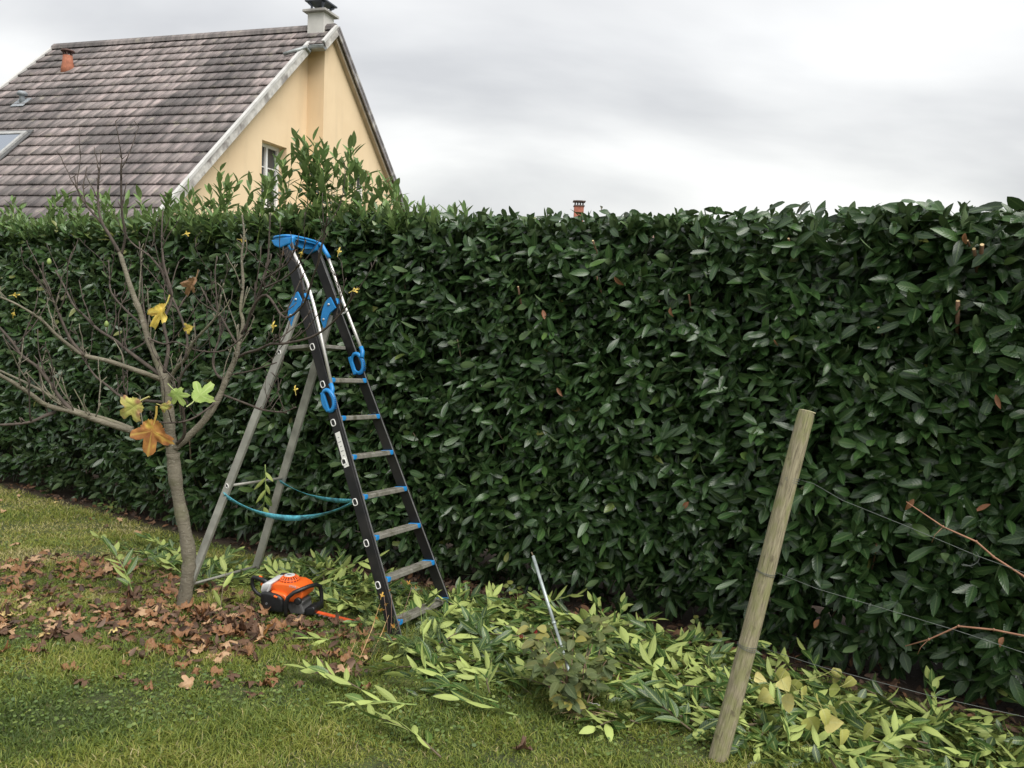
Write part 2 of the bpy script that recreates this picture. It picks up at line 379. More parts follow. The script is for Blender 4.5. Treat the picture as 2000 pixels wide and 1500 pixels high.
def hedge():
    root = empty('laurel_hedge', (0, float(footy(0.)), gz(0, footy(0.))), 'tall clipped cherry laurel hedge of dark glossy leaves running the width of the garden', 'hedge')
    inv = root.location.copy()
    base = np.array(inv)
    # shoots over the face
    n = 12500; xs_ = -9.5+rng.random(n)*13.6
    keep = rng.random(n) < np.clip(.55+.45*(xs_+6)/7, .4, 1); xs_ = xs_[keep]; n = len(xs_)
    top_h = TOPZ-gz(xs_, footy(xs_)); h = .05+rng.random(n)**.95*(top_h-.08)
    dep = rng.random(n)**1.5*.22+.085
    P = face_pt(xs_, h, dep)
    n3 = np.array([HN[0], HN[1], 0]); t3 = np.array([HT[0], HT[1], 0])
    lc = vnoise(xs_*1.2, h, 3.0, 14)
    up = rng.uniform(.1, 1.15, n)-.75*np.clip(1-h/.6, 0, 1)
    A = n3*(rng.uniform(.35, .9, n))[:, None]+np.array([0, 0, 1.])*up[:, None]+t3*(rng.normal(-.15, .5, n))[:, None]
    O, D, NN, ll, lw = shoots_leaves(P, A, 7, rng.uniform(.10, .19, n), (.075, .148), (.030, .052), droop=.42)
    NN = NN+.55*n3; ll = ll*np.interp(O[:, 0], [-4, 1, 2.5], [.92, 1.0, 1.2])
    r_ = np.clip(rng.normal(.42, .2, len(O))+.10*np.tile(lc, 7)+.22*np.clip((-O[:, 0]-1.5)/4, 0, 1)*(O[:, 2] > 1.1), 0, 1)
    # no leaf may stick out much above the clipped top
    k = O[:, 2]+np.abs(D[:, 2])*ll < TOPZ+.045-.05*(O[:, 0] > 2.2)+.02*vnoise(O[:, 0]*2, O[:, 1], 3, 4)+.02*rng.random(len(O)); O, D, NN, ll, lw, r_ = (a_[k] for a_ in (O, D, NN, ll, lw, r_))
    # flat top of the hedge, 1.1 m deep
    n2 = 2600; x2 = -9+rng.random(n2)*13; dd = rng.random(n2)*1.1
    P2 = face_pt(x2, np.full(n2, 2.4), dd); P2[:, 2] = TOPZ-.10-.06*rng.random(n2)+.035*vnoise(x2*2, dd, 3, 4)
    A2 = rng.normal(0, .35, (n2, 3))+np.array([0, 0, 1.])
    O2, D2, N2, l2, w2 = shoots_leaves(P2, A2, 6, rng.uniform(.06, .12, n2), (.07, .12), (.03, .045), phi=(25, 80), droop=0)
    k = O2[:, 2]+D2[:, 2]*l2 < TOPZ+.06+.03*rng.random(len(O2)); O2, D2, N2, l2, w2 = (a_[k] for a_ in (O2, D2, N2, l2, w2))
    r2 = np.clip(rng.normal(.52, .2, len(O2))+.25*np.clip((-O2[:, 0]-.9)/2, 0, 1), 0, 1)
    # a thinner coat on the far side, so that the hedge has a back
    n4 = 1500; x4 = -9+rng.random(n4)*13; h4 = .1+rng.random(n4)*2.2; P4 = face_pt(x4, h4, np.full(n4, 1.15)); A4 = -n3+rng.normal(0, .4, (n4, 3))+np.array([0, 0, .5])
    O4, D4, N4, l4, w4 = shoots_leaves(P4, A4, 6, rng.uniform(.1, .2, n4), (.09, .14), (.035, .05))
    cat = lambda *a_: np.concatenate(a_)
    aO, aD, aN, al, aw, ar = cat(O, O2, O4)-base, cat(D, D2, D4), cat(NN, N2, N4), cat(ll, l2, l4), cat(lw, w2, w4), cat(r_, r2, np.full(len(O4), .4))
    aw = aw*np.interp(aO[:, 0], [-4, 1, 2.5], [.92, 1.0, 1.2])
    kind = rng.random(len(aO)); geo = []; off = 0
    for lo, hi, wwk, sl in ((0, .5, WW, 1.), (.5, .72, np.array([.10, .48, .86, 1.0, .80, .10]), 1.), (.72, .86, np.array([.12, .75, 1.0, .8, .42, .02]), .9), (.86, 1.01, np.array([.10, .62, 1.0, 1.0, .95, .72]), .62)):
        k = (kind >= lo) & (kind < hi); m_ = k.sum()
        V, Q, UV, mm = leaf_geo(aO[k], aD[k], aN[k], al[k]*sl, aw[k], fold=rng.uniform(.1, .45, m_), curl=rng.uniform(-.12, .36, m_), ww=wwk, twist=rng.normal(0, .35, m_))
        geo.append((V, Q+off, UV, np.repeat(np.stack([ar[k], rng.random(m_), ar[k]], 1), mm, 0))); off += len(V)
    link('foliage', quads('foliage', cat(*[g_[0] for g_ in geo]), cat(*[g_[1] for g_ in geo]), cat(*[g_[3] for g_ in geo]), cat(*[g_[2] for g_ in geo])), M_hedge, root)
    # the brown dead leaves caught in the face
    sp = [(1088, 757), (1200, 540), (1310, 600), (1520, 676), (1345, 980), (1600, 1210), (1885, 455), (1945, 770), (1960, 1245), (1935, 985), (580, 487), (1785, 975), (1060, 605), (555, 487)]
    for px, py in sp:
        d = ray(px, py); best = None
        for t in np.arange(2.5, 9, .02):
            p = EYE+d*t
            if p.y > footy(p.x)-.16: best = p; break
        m_ = leaf_mesh('dead_leaf', np.array([tuple(best)])-base, rng.normal(0, .5, (1, 3))+np.array([[0, 0, -1.]]), np.array([[HN[0], HN[1], .3]])+rng.normal(0, .4, (1, 3)), rng.uniform(.05, .085, 1), rng.uniform(.022, .032, 1), rng.random(1), fold=.8, curl=rng.uniform(-.5, .5, 1))
        link('dead_leaf', m_, M_dead, root)
    # thick old branches sawn off in the face, with pale cut ends
    for px, py, qx, qy, r0 in [(1918, 478, 1908, 530, .010), (1902, 486, 1906, 530, .008), (1871, 588, 1864, 690, .010), (1716, 640, 1728, 672, .006), (1540, 466, 1544, 500, .006), (1158, 470, 1170, 520, .006), (1165, 540, 1180, 600, .006), (1890, 470, 1905, 520, .005), (1045, 840, 1046, 872, .005), (1012, 560, 1022, 640, .006), (1712, 1060, 1700, 1120, .005), (1345, 575, 1352, 640, .005)]:
        d = ray(px, py)
        for t in np.arange(2.5, 9, .02):
            p = EYE+d*t
            if p.y > footy(p.x)-.10: break
        d2 = ray(qx, qy); q = EYE+d2*((p.y+.12)/d2.y); ax = (p-q).normalized()
        o = MB().tube([q-inv, q.lerp(p, .5)-inv+Vector((.006, 0, 0)), p-inv], [r0*1.1, r0, r0], 8).build('cut_branch', M_rbark, root)
        MB().lathe([(r0*.98, .0), (r0*.9, .0015)], p-inv, 10, ax.to_track_quat('Z', 'Y').to_matrix()).build('cut_end', M_cutend, o)
    # inner body: added dark light blocker, displaced so that it is no flat wall
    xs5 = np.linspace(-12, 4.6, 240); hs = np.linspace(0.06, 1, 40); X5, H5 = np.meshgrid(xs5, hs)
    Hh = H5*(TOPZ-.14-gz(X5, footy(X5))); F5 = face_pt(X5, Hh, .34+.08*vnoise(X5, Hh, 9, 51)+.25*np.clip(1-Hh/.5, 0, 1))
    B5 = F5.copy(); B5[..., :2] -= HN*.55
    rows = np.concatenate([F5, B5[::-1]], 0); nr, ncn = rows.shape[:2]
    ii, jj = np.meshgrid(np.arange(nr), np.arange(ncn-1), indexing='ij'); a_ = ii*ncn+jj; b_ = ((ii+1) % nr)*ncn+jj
    link('inner_shade_core', quads('inner_shade_core', rows.reshape(-1, 3)-base, np.stack([a_, a_+1, b_+1, b_], -1).reshape(-1, 4)), M_dark, root)
    # woody stems near the face
    mb = MB()
    for k in range(260):
        x = random.uniform(-7, 3.6); hb = random.uniform(.02, 1.9); p0 = Vector(face_pt(np.array([x]), np.array([hb]), np.array([random.uniform(.14, .34)]))[0]) - inv
        ln = random.uniform(.15, .55); d = Vector((random.gauss(0, .25), random.gauss(0, .25), 1)).normalized()+Vector((HN[0], HN[1], 0))*random.uniform(0, .3)
        p1 = p0+d*ln*.5+Vector((random.gauss(0, .02), random.gauss(0, .02), 0)); p2 = p0+d*ln
        r0 = random.uniform(.003, .008); mb.tube([p0, p1, p2], [r0, r0*.9, r0*.8], 6)
    for k in range(60):   # trunks at the foot
        x = random.uniform(-8, 3.8); p0 = Vector(face_pt(np.array([x]), np.array([0.0]), np.array([random.uniform(.15, .5)]))[0])-inv
        mb.tube([p0-Vector((0, 0, .05)), p0+Vector((random.gauss(0, .05), random.gauss(0, .05), .4)), p0+Vector((random.gauss(0, .12), random.gauss(0, .12), .9))], [.018, .014, .01], 7)
    tagl(mb.build('stems', M_twig, root), kind='stuff')
    young_top(root, base)
    # unpruned young shoots standing above the top on the left
    cont = np.array([(-150, 385), (0, 392), (60, 384), (130, 372), (200, 385), (330, 376), (380, 366), (425, 328), (470, 350), (520, 338), (555, 300), (575, 258), (610, 276), (650, 292), (690, 282), (730, 345), (765, 362), (800, 405)])
    spots = []
    for k in range(84):
        px = random.uniform(-60, 790) if k > 21 else random.uniform(545, 760)
        if k < 17: px = [430, 445, 468, 520, 575, 582, 612, 640, 668, 690, 700, 728, 757, 770, 130, 205, 600][k]
        spots.append(px)
    for px in spots:
        tp = float(np.interp(px, cont[:, 0], cont[:, 1])) + (random.uniform(0, 1)**1.2*40 if px not in (430, 468, 575, 612, 690, 757) else 0)
        d = ray(px, tp)
        for t in np.arange(4, 16, .02):
            p = EYE+d*t
            if p.y > footy(p.x)+random.uniform(.1, .55)*.9: break
        top = p; hgt = max(.14, top.z-(TOPZ-.12))
        lean = Vector((random.gauss(0, .22), random.gauss(0, .15), 0))*hgt
        b0_ = Vector((top.x, top.y, TOPZ-.14))-lean
        b0_ -= inv; tp_ = top-inv
        nl = int(7+hgt*17); ts = np.linspace(.12, .97, nl)+rng.normal(0, .02, nl)
        midp = b0_.lerp(tp_, .5)+Vector((random.gauss(0, .02), 0, 0))
        Pts = np.array([tuple(b0_*(1-t)**2+midp*2*t*(1-t)+tp_*t*t) for t in ts])
        ax = np.array(tuple((tp_-b0_).normalized())); az = np.arange(nl)*2.4+random.random()*6
        ph = np.radians(70-42*ts+rng.normal(0, 12, nl)); rad = np.stack([np.cos(az), np.sin(az), 0*az], 1)
        D_ = ax*np.cos(ph)[:, None]+rad*np.sin(ph)[:, None]; N_ = ax*np.sin(ph)[:, None]-rad*np.cos(ph)[:, None]
        sc_ = 1.0 if hgt > .3 else .85
        Vv, Qq, UVv, mm = leaf_geo(Pts, D_, N_, rng.uniform(.095, .15, nl)*sc_, rng.uniform(.032, .048, nl)*sc_, fold=.3, curl=rng.uniform(.0, .25, nl))
        yl = .35+.25*random.random(); rr = np.stack([np.clip(rng.normal(yl, .14, nl)+.15*(ts-.5), 0, 1), rng.random(nl), rng.random(nl)], 1)
        lf = link('shoot', quads('shoot', Vv, Qq, np.repeat(rr, mm, 0), UVv), M_young, root)
        MB().tube([b0_-Vector((0, 0, .05)), midp, tp_], [.0055, .004, .002], 6).build('stem', M_gtwig, lf)
    tagl(root, cat='hedge')
M_rbark = simple('brown laurel bark', (.17, .095, .055), .8, scale=60); M_cutend = simple('pale sawn wood', (.66, .50, .27), .7, bump=0)
M_dead = leaf_material('dead laurel leaf', [(0, (.16, .055, .02)), (1, (.34, .15, .07))], (.36, .20, .12), (.3, .2, .12), rough=.6, trans=.1, vein=.3)
hedge()

# ------------------------------------------------------------------ the neighbour's house
HP = R(90)-(math.pi/2-1.25359089)
HX = math.cos(1.25359089); HY = math.sin(1.25359089)
APEX = EYE+Vector((-4.20562724, 18.62450863, 5.95318214))
def house():
    gzb = gz(APEX.x, APEX.y)-.4; H = APEX.z-gzb
    root = empty('house', (0, 0, 0), 'yellow rendered house with a steep brown tiled roof and white chimney behind the hedge', 'house',
                 mat=Matrix.Translation((APEX.x, APEX.y, gzb)) @ Matrix.Rotation(1.25359089, 4, 'Z'))
    pt = R(43.2); cp, sp = math.cos(pt), math.sin(pt)
    def rl(v, y, n=0, side=-1): return Vector((side*v*cp+side*n*sp, y, H-v*sp+n*cp))   # on the roof: v down the slope, n above it
    # render
    t = Mt('yellow render'); t.set(Roughness=.9)
    c_ = t.ramp(t.noise(1.3, 5), [(.3, (.76, .58, .37)), (.7, (.82, .64, .42))]); st = t.ramp(t.noise(.9, 6, sc3=(3, 3, .5), w_=4), [(.5, (0, 0, 0)), (.8, (.30,)*3)])
    c_ = t.mix(st, c_, (.46, .35, .22)); t.col(c_); t.bump(t.noise(90, 3), .12, .01); Mw = t.m
    t = Mt('concrete roof tiles'); t.set(Roughness=.85)
    at_ = t.n('ShaderNodeAttribute', attribute_name='rnd'); s_ = t.n('ShaderNodeSeparateColor'); t.l(at_.outputs['Color'], s_.inputs[0])
    c_ = t.ramp(s_.outputs[0], [(0, (.27, .232, .222)), (.35, (.32, .27, .26)), (.7, (.37, .305, .295)), (1, (.44, .36, .345))])
    strk = t.ramp(t.noise(2.2, 5, sc3=(.7, 4.5, .7)), [(.34, (.85,)*3), (.60, (0, 0, 0))]); c_ = t.mix(strk, c_, (.12, .105, .10))
    dk = t.ramp(t.noise(.55, 5, w_=8.2), [(.45, (0, 0, 0)), (.60, (.95,)*3)]); c_ = t.mix(dk, c_, t.mix(.62, c_, (.045, .042, .045)))
    c_ = t.mix(t.ramp(t.noise(14, 5, w_=2), [(.45, (0, 0, 0)), (.7, (.45,)*3)]), c_, (.13, .13, .12))
    lich = t.ramp(t.noise(5, 6, w_=31), [(.60, (0, 0, 0)), (.70, (.5,)*3)]); c_ = t.mix(lich, c_, (.36, .33, .26))
    t.col(c_); t.bump(t.noise(45, 4), .35, .01); Mr = t.m
    M_trim = simple('weathered verge board', (.52, .50, .47), .8, scale=9, dirt=(.17, .15, .14), dirt_amt=.9)
    M_dkv = simple('dark weathered verge tiles', (.20, .185, .19), .8, scale=9, dirt=(.50, .48, .46), dirt_amt=.9)
    M_white = simple('white painted verge strip', (.56, .55, .53), .55, scale=12, dirt=(.4, .39, .36), dirt_amt=.5, var=.08)
    M_soff = simple('beige soffit boards', (.44, .36, .27), .8, scale=6, var=.12)
    M_zinc = simple('zinc gutter', (.33, .35, .35), .5, .35, scale=8, dirt=(.16, .17, .17))
    M_frame = simple('white window frame', (.78, .78, .77), .35, var=.03, bump=0)
    M_glass = Mt('window glass').set(Base_Color=(.06, .065, .07, 1), Roughness=.06).m
    # --- tiles of the visible slope, and of the far one
    def tiles(side, name):
        V, Q, rn = [], [], []
        g_ = .344; rg = np.random.default_rng(5)
        for i in range(25):
            v0 = .06+i*g_; ystart = (0.0 if (v0 < .62 or side > 0) else .36); y = ystart - (0 if i % 2 == 0 else .12)
            while y < 7.93:
                w_ = .30 ; ya = max(y+.006, ystart); yb = min(y+w_-.006, 7.95)
                if yb-ya > .03:
                    j = rg.normal(0, .004); jj = rg.normal(0, .003)
                    for (v_, n_) in ((v0-.02, .012), (v0+g_+.03+jj, .050+j)):
                        for th_ in (0, -.028):
                            for yy in (ya, yb):
                                p = rl(v_, yy, n_+th_, side); V.append(p)
                    b = len(V)-8   # order: (v0,top,ya),(v0,top,yb),(v0,bot,ya),(v0,bot,yb),(v1,...)
                    Q += [(b, b+1, b+5, b+4), (b+2, b+6, b+7, b+3), (b+4, b+5, b+7, b+6), (b, b+2, b+3, b+1), (b, b+4, b+6, b+2), (b+1, b+3, b+7, b+5)]
                    r_ = rg.random(); rn += [(r_, rg.random(), 0)]*8
                y += w_
        o = link(name, quads(name, np.array([tuple(p) for p in V]), np.array(Q), np.array(rn), smooth=False), Mr, root)
        return o
    rf = tiles(-1, 'roof_slope'); tiles(1, 'roof_slope')
    # under-roof boards keep the light out
    mb = MB()
    for side in (-1, 1):
        y0 = .40 if side < 0 else .04
        mb.prism([(0, 0), (1, 0), (1, 1), (0, 1)], 0, 1, lambda x, y, z, s=side, q=y0: rl(.02+x*8.55, q+y*(7.9-q), -.13+z*.11, s))
    mb.prism([(0, 0), (1, 0), (1, 1), (0, 1)], 0, 1, lambda x, y, z: rl(.02+x*.66, .03+y*.40, -.12+z*.10, -1))
    mb.build('roof_boards', M_soff, root)
    # ridge tiles
    mb = MB()
    for k in range(24):
        y0 = .02+k*.331
        mb.prism([(-.15, -.10), (-.13, -.02), (-.05, .055), (.05, .055), (.13, -.02), (.15, -.10), (.10, -.10), (0, -.0), (-.10, -.10)], y0, y0+.345, lambda x, y, z: Vector((x, y, H+z+.035+.004*((y*3.02) % 1))))
    mb.build('ridge_tiles', Mr, root)
    # verge boards and white strips
    def verge(v0, v1, y, side, name='verge_board'):
        lo = -.125 if side < 0 else -.07
        mb = MB(); mb.prism([(v0, lo), (v1, lo), (v1, .045), (v0, .045)], y-.035, y-.001, lambda x, yy, z: rl(x, yy, z, side)); o = mb.build(name, M_trim if side < 0 else M_dkv, root)
        mb = MB(); mb.prism([(v0, .02), (v1, .02), (v1, .072), (v0, .072)], y-.045, y+.03, lambda x, yy, z: rl(x, yy, z, side)); mb.build('verge_strip', M_white if side < 0 else M_dkv, o)
    verge(0, .72, 0, -1); verge(.70, 8.6, .36, -1); verge(0, 8.6, 0, 1)
    for s_ in (-1, 1): verge(0, 8.6, 7.99, s_)
    mb = MB(); mb.prism([(-.02, -.15), (0.03, -.15), (.03, .045), (-.02, .045)], .0, .36, lambda x, yy, z: rl(.71+x, yy, z, -1)); mb.build('eave_board', M_trim, root)
    # mottled edge of the tiles along the left verge
    # walls
    zb = .0; wx = 5.75
    def rz(x): return H-abs(x)*math.tan(pt)-.10
    y1, y2, xc = .15, .57, -.22
    mb = MB()
    def col(xa, xb, y, zlo_a, top=True, zhi=None):
        za = rz(xa) if zhi is None else zhi; zb_ = rz(xb) if zhi is None else zhi
        mb.face([(xa, y, zlo_a), (xb, y, zlo_a), (xb, y, zb_), (xa, y, za)])
    wt = H-2.76; wb = wt-1.35
    # recessed left part with window opening -1.83..-.96
    col(-wx, -1.83, y2, zb); col(-.96, xc, y2, zb); col(-1.83, -.96, y2, wt); mb.face([(-1.83, y2, zb), (-.96, y2, zb), (-.96, y2, wb), (-1.83, y2, wb)])
    # side of the bay
    mb.face([(xc, y1, zb), (xc, y2, zb), (xc, y2, rz(xc)), (xc, y1, rz(xc))])
    mb.face([(xc, y1, zb), (0, y1, zb), (0, y1, rz(0)), (xc, y1, rz(xc))])
    col(0, 1.32, y1, zb); col(1.95, wx, y1, zb); col(1.32, 1.95, y1, wt); mb.face([(1.32, y1, zb), (1.95, y1, zb), (1.95, y1, wb), (1.32, y1, wb)])
    for xa, xb, y in ((-1.83, -.96, y2), (1.32, 1.95, y1)):
        d = .24
        mb.face([(xa, y, wb), (xa, y+d, wb), (xa, y+d, wt), (xa, y, wt)]); mb.face([(xb, y, wb), (xb, y, wt), (xb, y+d, wt), (xb, y+d, wb)])
        mb.face([(xa, y, wt), (xa, y+d, wt), (xb, y+d, wt), (xb, y, wt)]); mb.face([(xa, y, wb), (xb, y, wb), (xb, y+d, wb), (xa, y+d, wb)])
    mb.face([(-wx, y2, zb), (-wx, y2, rz(wx)), (-wx, 7.8, rz(wx)), (-wx, 7.8, zb)]); mb.face([(wx, y1, zb), (wx, 7.8, zb), (wx, 7.8, rz(wx)), (wx, y1, rz(wx))])
    mb.face([(-wx, 7.8, zb), (-wx, 7.8, rz(wx)), (0, 7.8, rz(0)), (wx, 7.8, rz(wx)), (wx, 7.8, zb)])
    bmesh.ops.remove_doubles(mb.bm, verts=mb.bm.verts, dist=.0005)
    mb.build('wall', Mw, root)
    for xa, xb, y in ((-1.83, -.96, y2+.24), (1.32, 1.95, y1+.24)):
        mb = MB(); cx = (xa+xb)/2; f = .075
        for x_, w_ in ((xa+f/2, f), (xb-f/2, f), (cx, f*.9)): mb.box((x_, y-.02, (wt+wb)/2), (w_, .07, wt-wb), bevel=.006)
        for z_ in (wt-f/2, wb+f/2): mb.box((cx, y-.023, z_), (xb-xa-.01, .066, f), bevel=.006)
        for z_ in (wt-.48, wt-.9): mb.box((cx, y-.008, z_), (xb-xa-.1, .03, .022))
        fr = mb.build('window', M_frame, root)
        MB().box((cx, y+.005, (wt+wb)/2), (xb-xa-.02, .012, wt-wb-.02)).build('pane', M_glass, fr)
        MB().box((cx, (y-.24)-.03+.1, wb-.03), (xb-xa+.08, .34, .05), bevel=.008).build('sill', M_trim, fr)
    # chimney
    M_chim = simple('off white chimney render', (.60, .585, .55), .85, scale=5, var=.08)
    M_cap = simple('grey stone chimney slab', (.40, .385, .36), .8, scale=9, dirt=(.22, .21, .2))
    M_cowl = simple('slate blue cowl', (.075, .085, .11), .5, scale=12)
    ch = MB().box((0.02, .42, H-.03), (.42, .41, .66), bevel=.006).build('chimney', M_chim, root)
    MB().box((0.02, .42, H+.33), (.60, .57, .055), bevel=.008).build('cap', M_cap, ch)
    mb = MB()
    for sx in (-1, 1):
        for sy in (-1, 1):
            p = Vector((.02+sx*.17, .42+sy*.15, H+.355)); o_ = Vector((sx*.03, sy*.03, 0))
            mb.tube([p, p-o_*.4+Vector((0, 0, .05)), p-o_*.4+Vector((0, 0, .11)), p+o_+Vector((0, 0, .17))], [.035, .026, .027, .045], 8)
    mb.box((.02, .42, H+.545), (.54, .50, .035), bevel=.006); mb.box((.02, .42, H+.585), (.48, .44, .06), taper=(.4, .4)); mb.build('cowl', M_cowl, ch)
    # gutter of the little bay and its pipe
    mb = MB(); gx_ = -.56; gz_ = H-.55
    prof = [(math.cos(a_)*.075, math.sin(a_)*.075) for a_ in [math.pi+k*math.pi/8 for k in range(9)]] + [(math.cos(a_)*.068, math.sin(a_)*.068) for a_ in [2*math.pi-k*math.pi/8 for k in range(9)]]
    mb.prism(prof, -.06, .37, lambda x, y, z: Vector((gx_+x, y, gz_+z))); mb.prism([(math.cos(a_)*.075, math.sin(a_)*.075) for a_ in [math.pi+k*math.pi/8 for k in range(9)]], .37, .378, lambda x, y, z: Vector((gx_+x, y, gz_+z)))
    mb.tube([(gx_-.072, -.06, gz_+.004), (gx_-.072, .375, gz_+.004)], .011, 8)
    gt = mb.build('gutter', M_zinc, root)
    MB().tube([(gx_, .31, gz_-.05), (gx_-.03, .31, gz_-.12), rl(.95, .31, .06), rl(1.12, .36, .09), rl(1.2, .46, .10), rl(1.3, .66, .09)], [.045, .04, .038, .038, .038, .038], 10).build('downpipe', M_zinc, gt)
    # terracotta vent, small grey vent, roof light
    M_terra = simple('terracotta', (.34, .125, .07), .8, scale=12)
    mb = MB(); p = rl(1.25, 6.62, .0); mb.lathe([(.16, -.12), (.145, .05), (.12, .16), (.105, .33)], p, 20)
    vt = mb.build('roof_vent', M_terra, root)
    mb = MB()
    for k in range(5): a_ = k*1.2566; mb.box((p.x+math.cos(a_)*.09, p.y+math.sin(a_)*.09, p.z+.38), (.03, .03, .10))
    mb.lathe([(.15, .42), (.145, .45), (.05, .48)], p, 20); mb.build('vent_cap', simple('dark terracotta', (.12, .07, .06), .8), vt)
    mb = MB(); p = rl(2.75, 6.75, .03); mb.tube([p-Vector((0, 0, .05)), p+Vector((0, 0, .12)), p+Vector((-.02, 0, .19))], [.06, .055, .055], 14); mb.lathe([(.055, .14), (.10, .15), (.11, .20), (.07, .24)], p, 18)
    mb.box(rl(2.78, 6.75, .045), (.34, .36, .012), Matrix.Rotation(-pt, 3, 'Y')); mb.build('soil_vent', simple('grey lead vent', (.26, .28, .30), .6), root)
    mb = MB(); y0, y1_ = 5.42, 6.36; v0, v1 = 4.12, 5.36
    def fr(a_, b_, c__, d_, hh=.11): mb.prism([(a_, 0), (b_, 0), (b_, hh), (a_, hh)], c__, d_, lambda x, y, z: rl(x, y, z))
    fr(v0, v0+.09, y0, y1_); fr(v1-.09, v1, y0, y1_); fr(v0+.09, v1-.09, y0, y0+.08, .108); fr(v0+.09, v1-.09, y1_-.08, y1_, .108)
    rlgt = mb.build('roof_light', simple('grey roof light frame', (.36, .36, .35), .5, scale=10), root)
    mb = MB(); mb.prism([(v0+.10, .085), (v1-.10, .085), (v1-.10, .095), (v0+.10, .095)], y0+.09, y1_-.09, lambda x, y, z: rl(x, y, z)); mb.build('pane', Mt('roof light glass').set(Base_Color=(.30, .34, .40, 1), Roughness=.05, Metallic=.6).m, rlgt)
    mb = MB(); mb.prism([(v0-.10, .052), (v0-.002, .052), (v0-.002, .075), (v0-.10, .075)], y0-.08, y1_+.08, lambda x, y, z: rl(x, y, z)); mb.prism([(v0-.0, .052), (v1+.1, .052), (v1+.1, .07), (v0, .07)], y0-.10, y0-.002, lambda x, y, z: rl(x, y, z)); mb.build('flashing', simple('dark flashing', (.10, .10, .10), .6), rlgt)
house()
def far_house():
    c0 = Vector((3.17, 45, 0)); zt = EYE.z+5.65
    root = empty('distant_house', (3.17, 46, gz(0, 40)), 'far house hidden behind the hedge except for its small red brick chimney', 'house')
    M_b = simple('red chimney brick', (.36, .13, .09), .9, scale=6); M_r = simple('distant roof', (.20, .12, .10), .9); M_w = simple('distant wall', (.5, .45, .38), .9); M_c = simple('dark chimney top', (.10, .075, .07), .8)
    g0 = root.location.z
    MB().box((0, 0, (4.9-g0)/2), (9, 7, 4.9-g0-.8)).build('wall', M_w, root)
    zr = zt-1.1-g0
    MB().prism([(-5, zr-3.2), (5, zr-3.2), (0, zr)], -4, 4, lambda x, y, z: Vector((y*1.4, x*.8, z))).build('roof', M_r, root)
    ch = MB().box((0, -1, zr), (.5, .5, 2.3)).build('chimney', M_b, root)
    mb = MB().box((0, -1, zr+1.13), (.58, .58, .06))
    for sx in (-.21, -.07, .07, .21):
        for sy in (-.21, .21): mb.box((sx, -1+sy, zr+1.25), (.05, .05, .18))
    for sy in (-.07, .07):
        for sx in (-.21, .21): mb.box((sx, -1+sy, zr+1.25), (.05, .05, .18))
    mb.box((0, -1, zr+1.37), (.66, .66, .05)); mb.box((0, -1, zr+1.41), (.5, .5, .04), taper=(.6, .6)); mb.build('chimney_top', M_c, ch)
far_house()

